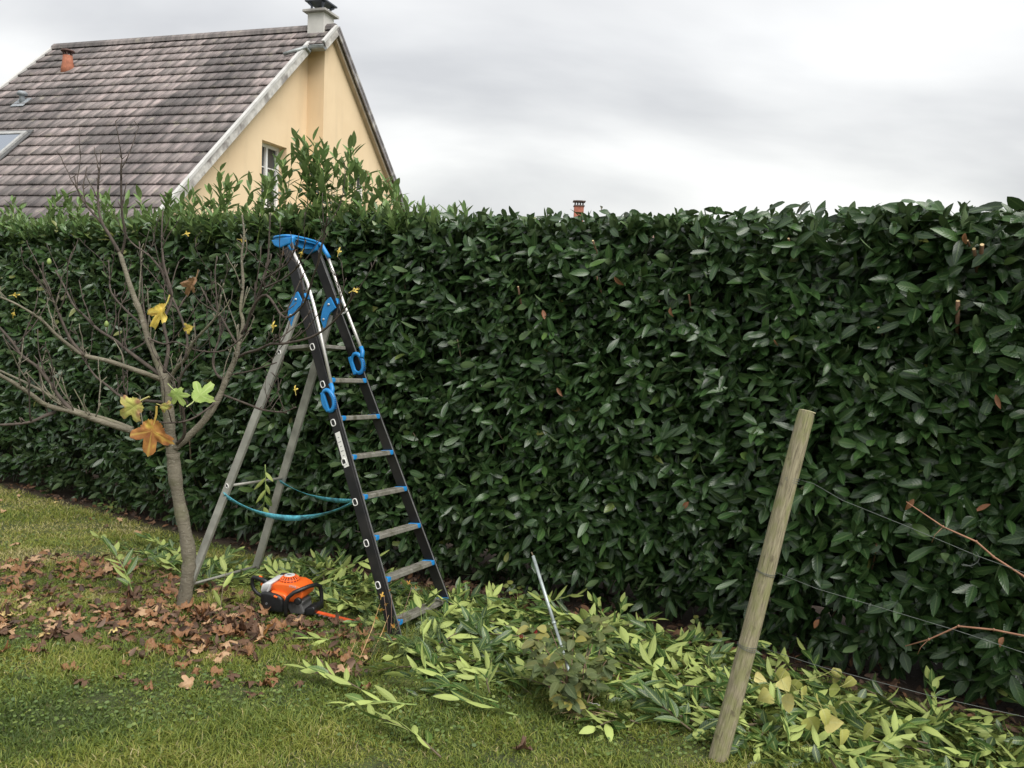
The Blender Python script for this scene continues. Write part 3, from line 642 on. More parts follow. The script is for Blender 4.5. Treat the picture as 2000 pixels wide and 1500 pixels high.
# ------------------------------------------------------------------ the ladder
TREAD = 19.0
def ladder():
    RM = Matrix(((0.42121169, -0.82401923, -0.3789103), (0.90426708, 0.34936952, 0.24544242), (-0.06986956, -0.44601933, 0.89229199)))
    T = Vector((-0.47683974, 4.80426697, -1.85726478+1.56)); W0, KK = .29457971, .06905096
    root = empty('stepladder', T, 'tall black and grey stepladder with blue fittings standing open beside the hedge', 'stepladder', mat=Matrix.Translation(T) @ RM.to_4x4())
    M_blk = simple('black coated aluminium', (.012, .012, .013), .42, .3, var=.3, scale=14, dirt=(.05, .045, .04), dirt_amt=.4)
    M_alu = simple('weathered aluminium', (.40, .395, .35), .55, .45, scale=9, dirt=(.17, .16, .13), dirt_amt=.6)
    M_tread = simple('grooved grey tread', (.26, .25, .215), .6, .3, scale=40, dirt=(.09, .085, .05), dirt_amt=.8)
    M_rail = simple('bright handrail tube', (.68, .66, .63), .32, .55, var=.06, scale=12)
    M_blue = simple('blue plastic', (.015, .21, .52), .42, var=.12, scale=16, bump=.05)
    M_bolt = simple('steel bolt', (.55, .55, .52), .35, .8)
    M_ring = simple('white plastic ring', (.72, .71, .68), .5, var=.05)
    M_hole = simple('dark hole', (.02, .02, .02), .8)
    st = lambda side, s, y=0., dx=0.: Vector((side*(W0-KK*s+dx), y, s))
    up = Vector((0, math.cos(R(TREAD)), math.sin(R(TREAD)))); tn = Vector((0, -math.sin(R(TREAD)), math.cos(R(TREAD))))   # tread depth, tread normal
    TR = Matrix((Vector((1, 0, 0)), up, tn)).transposed()
    def ringat(parent, c, side, r=.017, sq=True):
        pts = []
        for k in range(16):
            a_ = k*math.pi/8; ca, sa = math.cos(a_), math.sin(a_); q = (abs(ca)**4+abs(sa)**4)**-.25 if sq else 1
            pts.append(c+Vector((side*.001, ca*q*r*.85, sa*q*r*1.15)))
        o = MB().tube(pts, .0033, 6, closed=True).build('ring', M_ring, parent)
        MB().lathe([(r*.86, -.001), (r*.86, .002)], c, 14, Matrix.Rotation(R(90)*side, 3, 'Y')).build('hole', M_hole, parent)
    for side in (-1, 1):
        mb = MB(); s0, s1 = -.13, 2.47
        mb.bar(st(side, s0, .012, .012), st(side, s1, .012, .012), .024, .066, (0, 1, 0), bevel=.003)
        b = mb.build('stile', M_blk, root)
        # pale grey strip along the front lip of the profile
        MB().bar(st(side, s0+.03, -.0235, .002), st(side, s1-.01, -.0235, .002), .006, .004, (0, 1, 0)).build('front_lip', simple('pale lip edge', (.32, .32, .32), .4, .6), b)
        MB().bar(st(side, 2.12, -.0235, .011), st(side, s1-.015, -.0235, .011), .019, .006, (0, 1, 0)).build('inner_profile', simple('grey inner profile', (.16, .16, .165), .45, .5), b)
        for i in range(1, 8): ringat(b, st(side, i*.25, .024, .0255), side)
        MB().box(st(side, s0-.006, .012, .012), (.034, .076, .05), bevel=.006).build('rubber_foot', simple('blue ladder foot', (.02, .12, .28), .7), b)
        if side < 0:
            mb = MB(); p, q = st(side, .965, .014, .0262), st(side, 1.185, .014, .0262)
            mb.bar(p, q, .0012, .036, (0, 1, 0)); lb = mb.build('warning_label', simple('white label', (.74, .73, .69), .6, var=.05), b)
            mb = MB()
            for k in range(7): mb.bar(p.lerp(q, .06+k*.13)+Vector((-.0012, 0, 0)), p.lerp(q, .06+k*.13+.025)+Vector((-.0012, 0, 0)), .0006, .022 if k % 2 else .012, (0, 1, 0))
            mb.build('pictogram', simple('grey print', (.33, .33, .33), .7), lb)
    # seven treads
    for i in range(7):
        s = i*.25+.02; hw = W0-KK*s-.004; c = Vector((0, .012, s))
        mb = MB().box(c, (2*hw, .078, .026), TR, .004)
        for k in range(6): mb.box(c+up*(-.030+k*.012)+tn*.0145, (2*hw-.07, .005, .004), TR)
        td = mb.build('tread', M_tread, root)
        for side in (-1, 1):
            MB().box(c+Vector((side*(hw-.018), 0, 0))+tn*.002, (.030, .084, .031), TR, .006).box(c+Vector((side*(hw-.032), 0, 0))-up*.034+tn*.004, (.018, .014, .022), TR, .004).build('end_cap', M_blue, td)
    # platform between the front and the rear frame
    c = Vector((0, .148, 1.805)); hw = W0-KK*1.8-.006
    mb = MB().box(c, (2*hw, .235, .022), TR, .003)
    for k in range(9): mb.box(c+up*(-.1+k*.025)+tn*.0125, (2*hw-.02, .008, .003), TR)
    mb.build('platform', M_tread, root)
    # rear frame
    d0 = Vector((0, math.sin(.78422949), -math.cos(.78422949)))
    rear = lambda side, Lr, dx=0.: st(side, 2.064, .03)+(d0+Vector((side*.0725, 0, 0)))*Lr+Vector((side*dx, 0, 0))
    for side in (-1, 1):
        mb = MB().bar(rear(side, .06, .012), rear(side, 2.06, .012), .022, .056, (0, 1, 0), bevel=.003)
        lg = mb.build('rear_leg', M_alu, root)
        ringat(lg, rear(side, .345, .0245), side, .012, False); ringat(lg, rear(side, 1.275, .0245), side, .012, False)
        MB().lathe([(.007, 0), (.007, .006)], rear(side, 1.335, .022), 10, Matrix.Rotation(R(90)*side, 3, 'Y')).build('rivet', M_bolt, lg)
        MB().box(rear(side, 2.07, .012), (.032, .064, .05), bevel=.006).build('rubber_foot', simple('black rubber', (.02, .02, .02), .8), lg)
    MB().tube([rear(-1, 1.275), rear(1, 1.275)], .0095, 10).build('cross_bar', M_alu, root)
    MB().tube([rear(-1, 1.985), rear(1, 1.985)], .010, 10).build('cross_bar', M_alu, root)
    # curved blue hinge plates
    for side in (-1, 1):
        mb = MB(); n_ = 9; outer, inner = [], []
        for k in range(n_):
            u = k/(n_-1); a_ = R(10)+R(72)*u
            cc = Vector((0, .155, 2.10-.155)); 
            p = lambda r_: (cc.y-r_*math.cos(a_)*1.05+.015, cc.z+r_*math.sin(a_)*.0+0)
            yy0 = .004+.118*u; ss0 = 2.090-.112*u*u-.0*u
            nn = Vector((-.6*u-.25, 1.0)).normalized()
            outer.append((yy0+.016*(.4+.6*u), ss0+.032)); inner.append((yy0+.022*u-.008, ss0-.040-.014*(1-u)))
        poly = outer+inner[::-1]
        x0 = W0-KK*2.05-.003 if side > 0 else -(W0-KK*2.05+.026)
        mb.prism(poly, x0, x0-.012, lambda a_, x, s_: Vector((x, a_, s_)), bevel=.003)
        hg = mb.build('hinge', M_blue, root)
        for u in (.22, .85):
            MB().lathe([(.009, 0), (.008, .006), (.003, .008)], Vector((x0-.012, .012+.118*u, 2.085-.112*u*u)), 12, Matrix.Rotation(R(-90), 3, 'Y')).build('bolt', M_bolt, hg)
        MB().box(st(side, 2.075, -.026, .010), (.040, .010, .042), bevel=.003).build('clip', M_blue, hg)
    # handrails with their grips
    for side, pts, s0 in ((-1, [(-.006, 2.44), (-.034, 2.315), (-.059, 2.155), (-.060, 2.0), (-.053, 1.84), (-.026, 1.445)], 1.45), (1, [(-.070, 2.40), (-.066, 2.25), (-.058, 2.06), (-.060, 1.86), (-.062, 1.69)], 1.70)):
        xx = lambda s_: side*(W0-KK*s_+.012); xg = lambda s_: side*(W0-KK*s_+(.040 if side < 0 else -.014))
        rl_ = MB().tube([Vector((xx(s_), y_, s_)) for y_, s_ in pts], .0105, 12).build('handrail', M_rail, root)
        yb = pts[-1][0]; cy = (.040+yb)/2+.0; loop = []
        for k in range(18):
            a_ = k*2*math.pi/18; loop.append(Vector((xg(s0-.06), cy-math.cos(a_)*.042-.002*math.sin(a_), s0-.062+math.sin(a_)*.066*(1 if abs(math.cos(a_)) < 2 else 1))))
        mb = MB().tube(loop, [.011 if math.cos(k*2*math.pi/18) > -.2 else .009 for k in range(18)], 8, closed=True, flat=1.25)
        mb.tube([Vector((xx(s0), yb, s0+.035)), Vector((xx(s0), yb, s0)), Vector((xg(s0), yb+.004, s0-.045))], .0145, 12)
        mb.box(Vector((xg(s0-.06), .030, s0-.062)), (.018, .026, .125), bevel=.005)
        gp = mb.build('grip', M_blue, rl_)
        mb = MB()
        for k in range(11):
            a_ = R(-50+k*10); mb.box(Vector((xg(s0-.06), cy-math.cos(a_)*.052, s0-.075+math.sin(a_)*.068)), (.022, .004, .004), Matrix.Rotation(-a_, 3, 'X'))
        mb.build('grip_ribs', simple('dark blue ribs', (.006, .09, .30), .5), gp)
    mb = MB().box(Vector((W0-KK*1.98-.0, -.045, 1.985)), (.008, .06, .010)); mb.build('rail_bracket', M_bolt, root)
    # blue tray on top
    hw = .165; zc = 2.505; mb = MB()
    poly = []
    for k in range(28):
        a_ = k*2*math.pi/28; ca, sa = math.cos(a_), math.sin(a_)
        poly.append((math.copysign(abs(ca)**.55, ca)*hw, math.copysign(abs(sa)**.7, sa)*.082))
    yc = .035
    f3 = lambda x, y, z: Vector((x, 0, zc))+up*(z+yc)+tn*y-Vector((0, 0, .0))
    mb.prism(poly, -.012, .0, f3)
    mb.tube([f3(x, .006, z) for x, z in poly], .0085, 8, closed=True)
    tr = mb.build('tray', M_blue, root)
    for side in (-1, 1):   # deep cups that hold the stile ends
        mb = MB(); x1 = side*(W0-KK*2.47+.012)
        mb.prism([(-.055, 0), (.105, 0), (.080, -.040), (.035, -.060), (-.040, -.042)], x1-.028, x1+.028, lambda z, x, y: Vector((x, 0, zc))+up*(z)+tn*(y-.008), bevel=.008)
        mb.build('stile_cup', M_blue, tr)
        e_ = Vector((side*(W0-KK*2.43+.012), -.006 if side < 0 else -.070, 2.43 if side < 0 else 2.395))
        fp = f3(side*.13, .004, -.078)
        MB().tube([fp+Vector((side*-.02, 0, 0)), fp.lerp(e_, .35)+Vector((0, -.006, .008)), e_+Vector((0, .002, .012)), e_-Vector((0, .008, .03))], [.011, .015, .0155, .0150], 12).build('rail_socket', M_blue, tr)
    mb = MB(); mb.prism([(-.13, 0), (.13, 0), (.10, -.040), (0, -.055), (-.10, -.040)], -.050, -.035, lambda x, z, y: f3(x, y, z), bevel=.004); mb.build('tray_apron', M_blue, tr)
    # two blue webbing straps
    M_strap = simple('cyan webbing', (.10, .42, .52), .7, scale=50, var=.3, dirt=(.03, .09, .11), dirt_amt=.7)
    def strap(p, q, sag, tw):
        V, Q = [], []; n_ = 28
        for k in range(n_+1):
            t = k/n_; c_ = p.lerp(q, t)+gdn*(sag*4*t*(1-t)); a_ = tw[0]+(tw[1]-tw[0])*t+.5*math.sin(t*9)
            wv = (gdn*math.cos(a_)+Vector((1, 0, 0))*math.sin(a_)).normalized()*.0175; nv = (q-p).normalized().cross(wv).normalized()*.0008
            V += [tuple(c_+wv+nv), tuple(c_-wv+nv), tuple(c_-wv-nv), tuple(c_+wv-nv)]
            if k: 
                for j in range(4): Q.append(((k-1)*4+j, (k-1)*4+(j+1) % 4, k*4+(j+1) % 4, k*4+j))
        link('strap', quads('strap', V, Q), M_strap, root)
    gdn = (RM.transposed() @ Vector((0, 0, -1))).normalized()
    strap(rear(-1, 1.335, .026), st(-1, .755, .045, .0), .125, (.1, .9)); strap(rear(1, 1.30, -.004), st(1, .77, .045, -.01), .10, (.5, 1.2))
    return root
ladder()

# ------------------------------------------------------------------ hedge trimmer
def trimmer():
    o = gpt(572, 1196); o.z = lawnz(o.x, o.y)+.018
    root = empty('hedge_trimmer', o, 'orange and black petrol hedge trimmer lying on leaves at the foot of the ladder', 'hedge trimmer', mat=Matrix.Translation(o) @ Matrix.Rotation(R(-13), 4, 'Z') @ Matrix.Rotation(R(-3), 4, 'Y'))
    K = .000406; P = lambda x, z, y=0.: Vector(((x-850)*K, y, (800-z)*K))
    poly = lambda pts: [((x-850)*K, (800-z)*K) for x, z in pts]
    M_or = simple('orange plastic', (.80, .14, .02), .35, var=.06, scale=9, bump=.03, dirt=(.35, .09, .03), dirt_amt=.35)
    M_bk = simple('black plastic', (.012, .013, .014), .42, var=.3, scale=20, bump=.05, dirt=(.05, .045, .035), dirt_amt=.35)
    M_wh = simple('pale grey plastic', (.62, .62, .62), .4, var=.04, scale=12, dirt=(.35, .35, .33), dirt_amt=.3)
    M_gr = simple('cast grey gearbox', (.14, .14, .14), .5, .4, scale=30)
    mb = MB().prism(poly([(560, 460), (600, 345), (690, 310), (980, 322), (1080, 365), (1118, 430), (1110, 520), (1040, 575), (960, 585), (880, 600), (840, 590), (800, 500), (640, 470)]), -.075, .085, bevel=.012, seg=3)
    body = mb.build('housing', M_or, root, smooth=True)
    MB().prism(poly([(620, 420), (840, 460), (900, 520), (880, 600), (850, 600), (800, 500), (640, 480)]), -.100, -.06, bevel=.010, seg=3).build('shroud_lip', M_or, body, smooth=True)
    MB().prism(poly([(470, 440), (560, 425), (760, 462), (830, 510), (848, 600), (838, 700), (800, 735), (560, 720), (495, 690), (480, 560)]), -.120, .02, bevel=.016, seg=3).build('air_filter_cover', M_bk, root, smooth=True)
    MB().lathe([(.008, 0), (.008, .004)], P(580, 600, -.1195), 10, Matrix.Rotation(R(90), 3, 'X')).build('knob', M_gr, root)
    MB().box(P(735, 482, -.122), (.024, .012, .010), Matrix.Rotation(R(20), 3, 'Y'), .003).build('choke_lever', M_or, root)
    MB().prism(poly([(455, 425), (485, 330), (560, 295), (660, 292), (620, 350), (575, 450), (525, 530), (505, 525), (500, 465)]), -.105, .075, bevel=.010, seg=3).build('filter_hood', M_wh, root, smooth=True)
    # fan dome with its grille
    c = P(812, 345, .0); mb = MB().lathe([(.062, -.01), (.060, .012), (.050, .028), (.036, .036)], c, 28); dm = mb.build('fan_dome', simple('dark fan recess', (.25, .04, .01), .6), root)
    mb = MB()
    for k in range(18):
        a_ = k*math.pi/9; q = Vector((math.cos(a_), math.sin(a_), 0)); mb.tube([c+q*.063+Vector((0, 0, -.004)), c+q*.0625+Vector((0, 0, .012)), c+q*.052+Vector((0, 0, .030)), c+q*.034+Vector((0, 0, .040))], .0034, 6)
    for r_, z_ in ((.0645, .000), (.058, .021), (.036, .040)): mb.tube([c+Vector((math.cos(a_)*r_, math.sin(a_)*r_, z_)) for a_ in [k*math.pi/14 for k in range(28)]], .0038, 6, closed=True)
    mb.build('fan_grille', M_or, dm)
    mb = MB().lathe([(.034, .034), (.034, .043), (.030, .046)], c, 24); mb.build('fan_disc', M_wh, dm)
    mb = MB()
    for k in range(4): mb.box(c+Vector((-.012+k*.008, -.002*k, .0468)), (.004, .016-.002*k, .001))
    mb.build('disc_print', M_gr, dm)
    # maker's lettering on the top of the housing
    cu = bpy.data.curves.new('lettering', 'FONT'); cu.body = 'STIHL'; cu.size = .020; cu.extrude = .0004; cu.align_x = 'CENTER'
    lt = bpy.data.objects.new('lettering', cu); C.objects.link(lt); dg = bpy.context.evaluated_depsgraph_get()
    me = bpy.data.meshes.new_from_object(lt.evaluated_get(dg)); bpy.data.objects.remove(lt); me.materials.append(M_wh)
    lo = bpy.data.objects.new('lettering', me); C.objects.link(lo); lo.parent = body; lo.location = P(960, 366, -.0762); lo.rotation_euler = (R(90), R(6), 0)
    # tank, gearbox, guard
    MB().prism(poly([(840, 600), (960, 560), (1100, 590), (1060, 680), (1120, 740), (1100, 790), (880, 800), (830, 700)]), -.055, .060, bevel=.010, seg=3).build('fuel_tank', M_gr, root, smooth=True)
    MB().lathe([(.022, 0), (.022, .018), (.016, .020)], P(1050, 560, -.074), 18, Matrix.Rotation(R(90), 3, 'X')).build('tank_cap', M_bk, root)
    MB().prism(poly([(1120, 690), (1260, 650), (1290, 690), (1270, 780), (1130, 800)]), -.06, .06, bevel=.008).build('hand_guard', M_bk, root, smooth=True)
    # handles
    mb = MB().tube([P(868, 800, -.10), P(875, 700, -.11), P(895, 590, -.12), P(940, 480, -.12), P(1020, 410, -.11), P(1110, 375, -.08), P(1180, 362, -.03), P(1225, 375, .02), P(1240, 430, .06), P(1240, 560, .075), P(1245, 700, .07), P(1255, 780, .06)], .0125, 12)
    mb.build('front_handle', M_bk, root)
    mb = MB().tube([P(480, 400, -.01), P(400, 350, -.01), P(300, 318, -.01), P(215, 305, -.01), P(190, 330, -.01), P(186, 420, -.01), P(205, 490, -.01), P(260, 550, -.01), P(340, 590, -.01), P(430, 590, -.01), P(490, 570, -.01)], [.018, .017, .015, .012, .010, .010, .010, .010, .010, .012, .016], 12, flat=1.2)
    rh = mb.build('rear_handle', M_bk, root)
    MB().box(P(350, 300, -.01), (.036, .016, .008), Matrix.Rotation(R(28), 3, 'Y'), .003).build('throttle_lock', M_or, rh)
    MB().box(P(375, 412, -.01), (.034, .014, .020), Matrix.Rotation(R(25), 3, 'Y'), .004).build('throttle_trigger', M_or, rh)
    MB().box(P(420, 510, -.01), (.014, .02, .026), bevel=.003).build('stop_switch', M_or, rh)
    mb = MB().tube([P(560, 330, .05), P(600, 280, .06), P(680, 270, .06), P(730, 300, .05)], .007, 8); mb.build('spark_lead', M_bk, root)
    # blade: a guide bar and two rows of teeth
    mb = MB(); p, q = P(1180, 775, 0.0), P(2050, 1015, -.05); dv = (q-p).normalized(); 
    p.z = .012; q.z = -.022; dv = (q-p).normalized(); sv = Vector((0, 0, 1)).cross(dv).normalized()
    mb.bar(p, q, .028, .006, (0, 0, 1)); bl = mb.build('guide_bar', simple('orange guide bar', (.85, .12, .03), .5, scale=20, dirt=(.3, .07, .03), dirt_amt=.5), root)
    mb = MB(); n_ = 10; ln = (q-p).length
    for k in range(n_):
        for s_ in (-1, 1):
            c_ = p+dv*(ln*(k+.6)/n_); mb.prism([(0, 0), (.018, 0), (.013, .024), (.006, .024)], -.002, .0015, lambda x, y, z, c_=c_, s_=s_: c_+dv*x+sv*(s_*(z+.012))+Vector((0, 0, y-.005)))
    mb.bar(p-Vector((0, 0, .006)), q+dv*.05-Vector((0, 0, .006)), .026, .003); mb.build('blade_teeth', simple('blade steel', (.42, .42, .42), .3, .8), bl)
    return root
trimmer()

# ------------------------------------------------------------------ fig tree
t = Mt('fig bark'); t.set(Roughness=.85)
c_ = t.ramp(t.noise(9, 6), [(.3, (.125, .110, .078)), (.7, (.235, .21, .155))]); rg_ = t.ramp(t.noise(3, 5, sc3=(4, 4, 13)), [(.52, (0, 0, 0)), (.70, (.40,)*3)])
c_ = t.mix(rg_, c_, (.12, .105, .07)); c_ = t.mix(t.ramp(t.noise(6, 5, w_=7), [(.52, (0, 0, 0)), (.72, (.6,)*3)]), c_, (.13, .14, .055)); t.col(c_); c_ = t.mix(t.ramp(t.noise(70, 3, w_=2), [(.62, (0, 0, 0)), (.70, (.7,)*3)]), c_, (.36, .34, .28)); t.col(c_); t.bump(t.noise(26, 6, sc3=(1, 1, 2.4), rough=.7), .9, .012); M_bark = t.m
M_ftwig = simple('fig twig bark', (.075, .058, .046), .85, var=.4, scale=25, bump=.4)
def fig_leaf_mesh(name, size, kind=0, seed=0, curl=.25, crump=.1, fold=0, cols=None, petiole=.5):
    """palmate fig leaf as a crumpled radial sheet, stalk end at the origin, tip along +Y"""
    rg = np.random.default_rng(seed); ns, nr = 60, 7
    lobes = [(0, 1.0, .46), (54, .88, .44), (-54, .88, .44), (112, .66, .50), (-112, .66, .50)] if kind == 0 else [(0, 1.0, .56), (66, .86, .56), (-66, .86, .56)]
    if kind == 2: lobes = [(0, 1.0, .42), (70, .8, .40), (-70, .6, .40)]
    th = np.linspace(0, 2*np.pi, ns, endpoint=False)+np.pi; rr = np.zeros(ns)
    for a_, l_, w_ in lobes:
        dth = np.abs((th-np.radians(a_)+np.pi) % (2*np.pi)-np.pi); rr = np.maximum(rr, l_*np.exp(-(dth/w_)**2.6))
    rr = np.maximum(rr, .46 if kind < 2 else .3)*(1+.05*np.sin(th*23+seed)+.04*rg.normal(0, 1, ns)); vein = np.zeros(ns)
    for a_, l_, w_ in lobes:
        dth = np.abs((th-np.radians(a_)+np.pi) % (2*np.pi)-np.pi); vein = np.maximum(vein, (dth < .06)*1.0)
    V, rn = [], []
    for k in range(nr+1):
        f = k/nr; x = rr*f*np.sin(th)*.5; y = rr*f*np.cos(th)*.5+.10
        z = -curl*(x*x*2.6+(y-.1)**2*1.1)+crump*(vnoise(x, y, 9, seed+1)*f*.5+vnoise(x, y, 22, seed+2)*f*.16)-.03*vein*f*(1-f)
        if fold: 
            ax = x*math.cos(fold)+.0; z = z+np.abs(x)*abs(fold)*.9; x = x*(1-.35*abs(fold))
        V.append(np.stack([x, y, z], 1)*size); rn.append(np.stack([np.full(ns, .5)+.35*vnoise(x, y, 12, seed+5)+.25*(f-.5), vein*(1-.4*f), np.full(ns, f)], 1))
    V = np.concatenate(V); rn = np.clip(np.concatenate(rn), 0, 1); Q = []
    for k in range(nr):
        for j in range(ns): Q.append((k*ns+j, (k+1)*ns+j, (k+1)*ns+(j+1) % ns, k*ns+(j+1) % ns))
    # stalk
    pl = size*petiole; n0 = len(V); pv = []
    for k in range(4):
        t_ = k/3; c_ = np.array([.03*size*math.sin(t_*3+seed), .10*size-pl*t_, -.02*size+.10*pl*t_*t_])
        for j in range(4): pv.append(c_+.0032*(1+.0*t_)*(size/.15)*np.array([math.cos(j*math.pi/2), 0, math.sin(j*math.pi/2)]))
        if k:
            for j in range(4): Q.append((n0+(k-1)*4+j, n0+(k-1)*4+(j+1) % 4, n0+k*4+(j+1) % 4, n0+k*4+j))
    V = np.concatenate([V, np.array(pv)]); rn = np.concatenate([rn, np.tile([.6, 1, 0], (len(pv), 1))])
    return quads(name, V, np.array(Q), rn)
def figleaf_mat(name, stops, veinc, spot=None, rough=.6, under=None, trans=.12, rand=0.0):
    t = Mt(name); t.set(Roughness=rough); a_ = t.n('ShaderNodeAttribute', attribute_name='rnd'); s_ = t.n('ShaderNodeSeparateColor'); t.l(a_.outputs['Color'], s_.inputs[0])
    src = s_.outputs[0]; n_ = t.noise(30, 5)
    src = t.math('ADD', t.math('MULTIPLY', src, .6), t.math('MULTIPLY', n_, .4))
    if rand:
        oi = t.n('ShaderNodeObjectInfo'); src = t.math('ADD', src, t.math('MULTIPLY', t.math('SUBTRACT', oi.outputs['Random'], .5), rand))
    c_ = t.ramp(src, stops)
    c_ = t.mix(t.math('MULTIPLY', s_.outputs[1], .75), c_, veinc)
    if under:
        geo = t.n('ShaderNodeNewGeometry'); c_ = t.mix(t.math('MULTIPLY', geo.outputs['Backfacing'], .8), c_, under)
    t.col(c_); t.bump(n_, .4, .004)
    tr = t.n('ShaderNodeBsdfTranslucent'); t.l(c_, tr.inputs[0]); ms = t.n('ShaderNodeMixShader'); ms.inputs[0].default_value = trans
    t.l(t.p.outputs[0], ms.inputs[1]); t.l(tr.outputs[0], ms.inputs[2]); t.l(ms.outputs[0], t.t.nodes['Material Output'].inputs[0])
    return t.m
M_fgreen = figleaf_mat('green fig leaf', [(.2, (.28, .42, .10)), (.8, (.40, .52, .15))], (.55, .62, .28))
M_fyell = figleaf_mat('yellow fig leaf', [(.2, (.62, .46, .08)), (.6, (.66, .50, .10)), (.85, (.40, .20, .06))], (.75, .65, .2))
M_fyg = figleaf_mat('turning fig leaf', [(.25, (.45, .50, .12)), (.55, (.55, .50, .14)), (.75, (.42, .22, .12))], (.66, .62, .25))
M_fbrown = figleaf_mat('rust and yellow fig leaf', [(.30, (.60, .42, .07)), (.48, (.42, .19, .05)), (.75, (.24, .075, .03))], (.70, .52, .12))
M_fdry = figleaf_mat('dry fig leaf', [(.3, (.36, .22, .11)), (.7, (.20, .10, .05))], (.45, .30, .15))
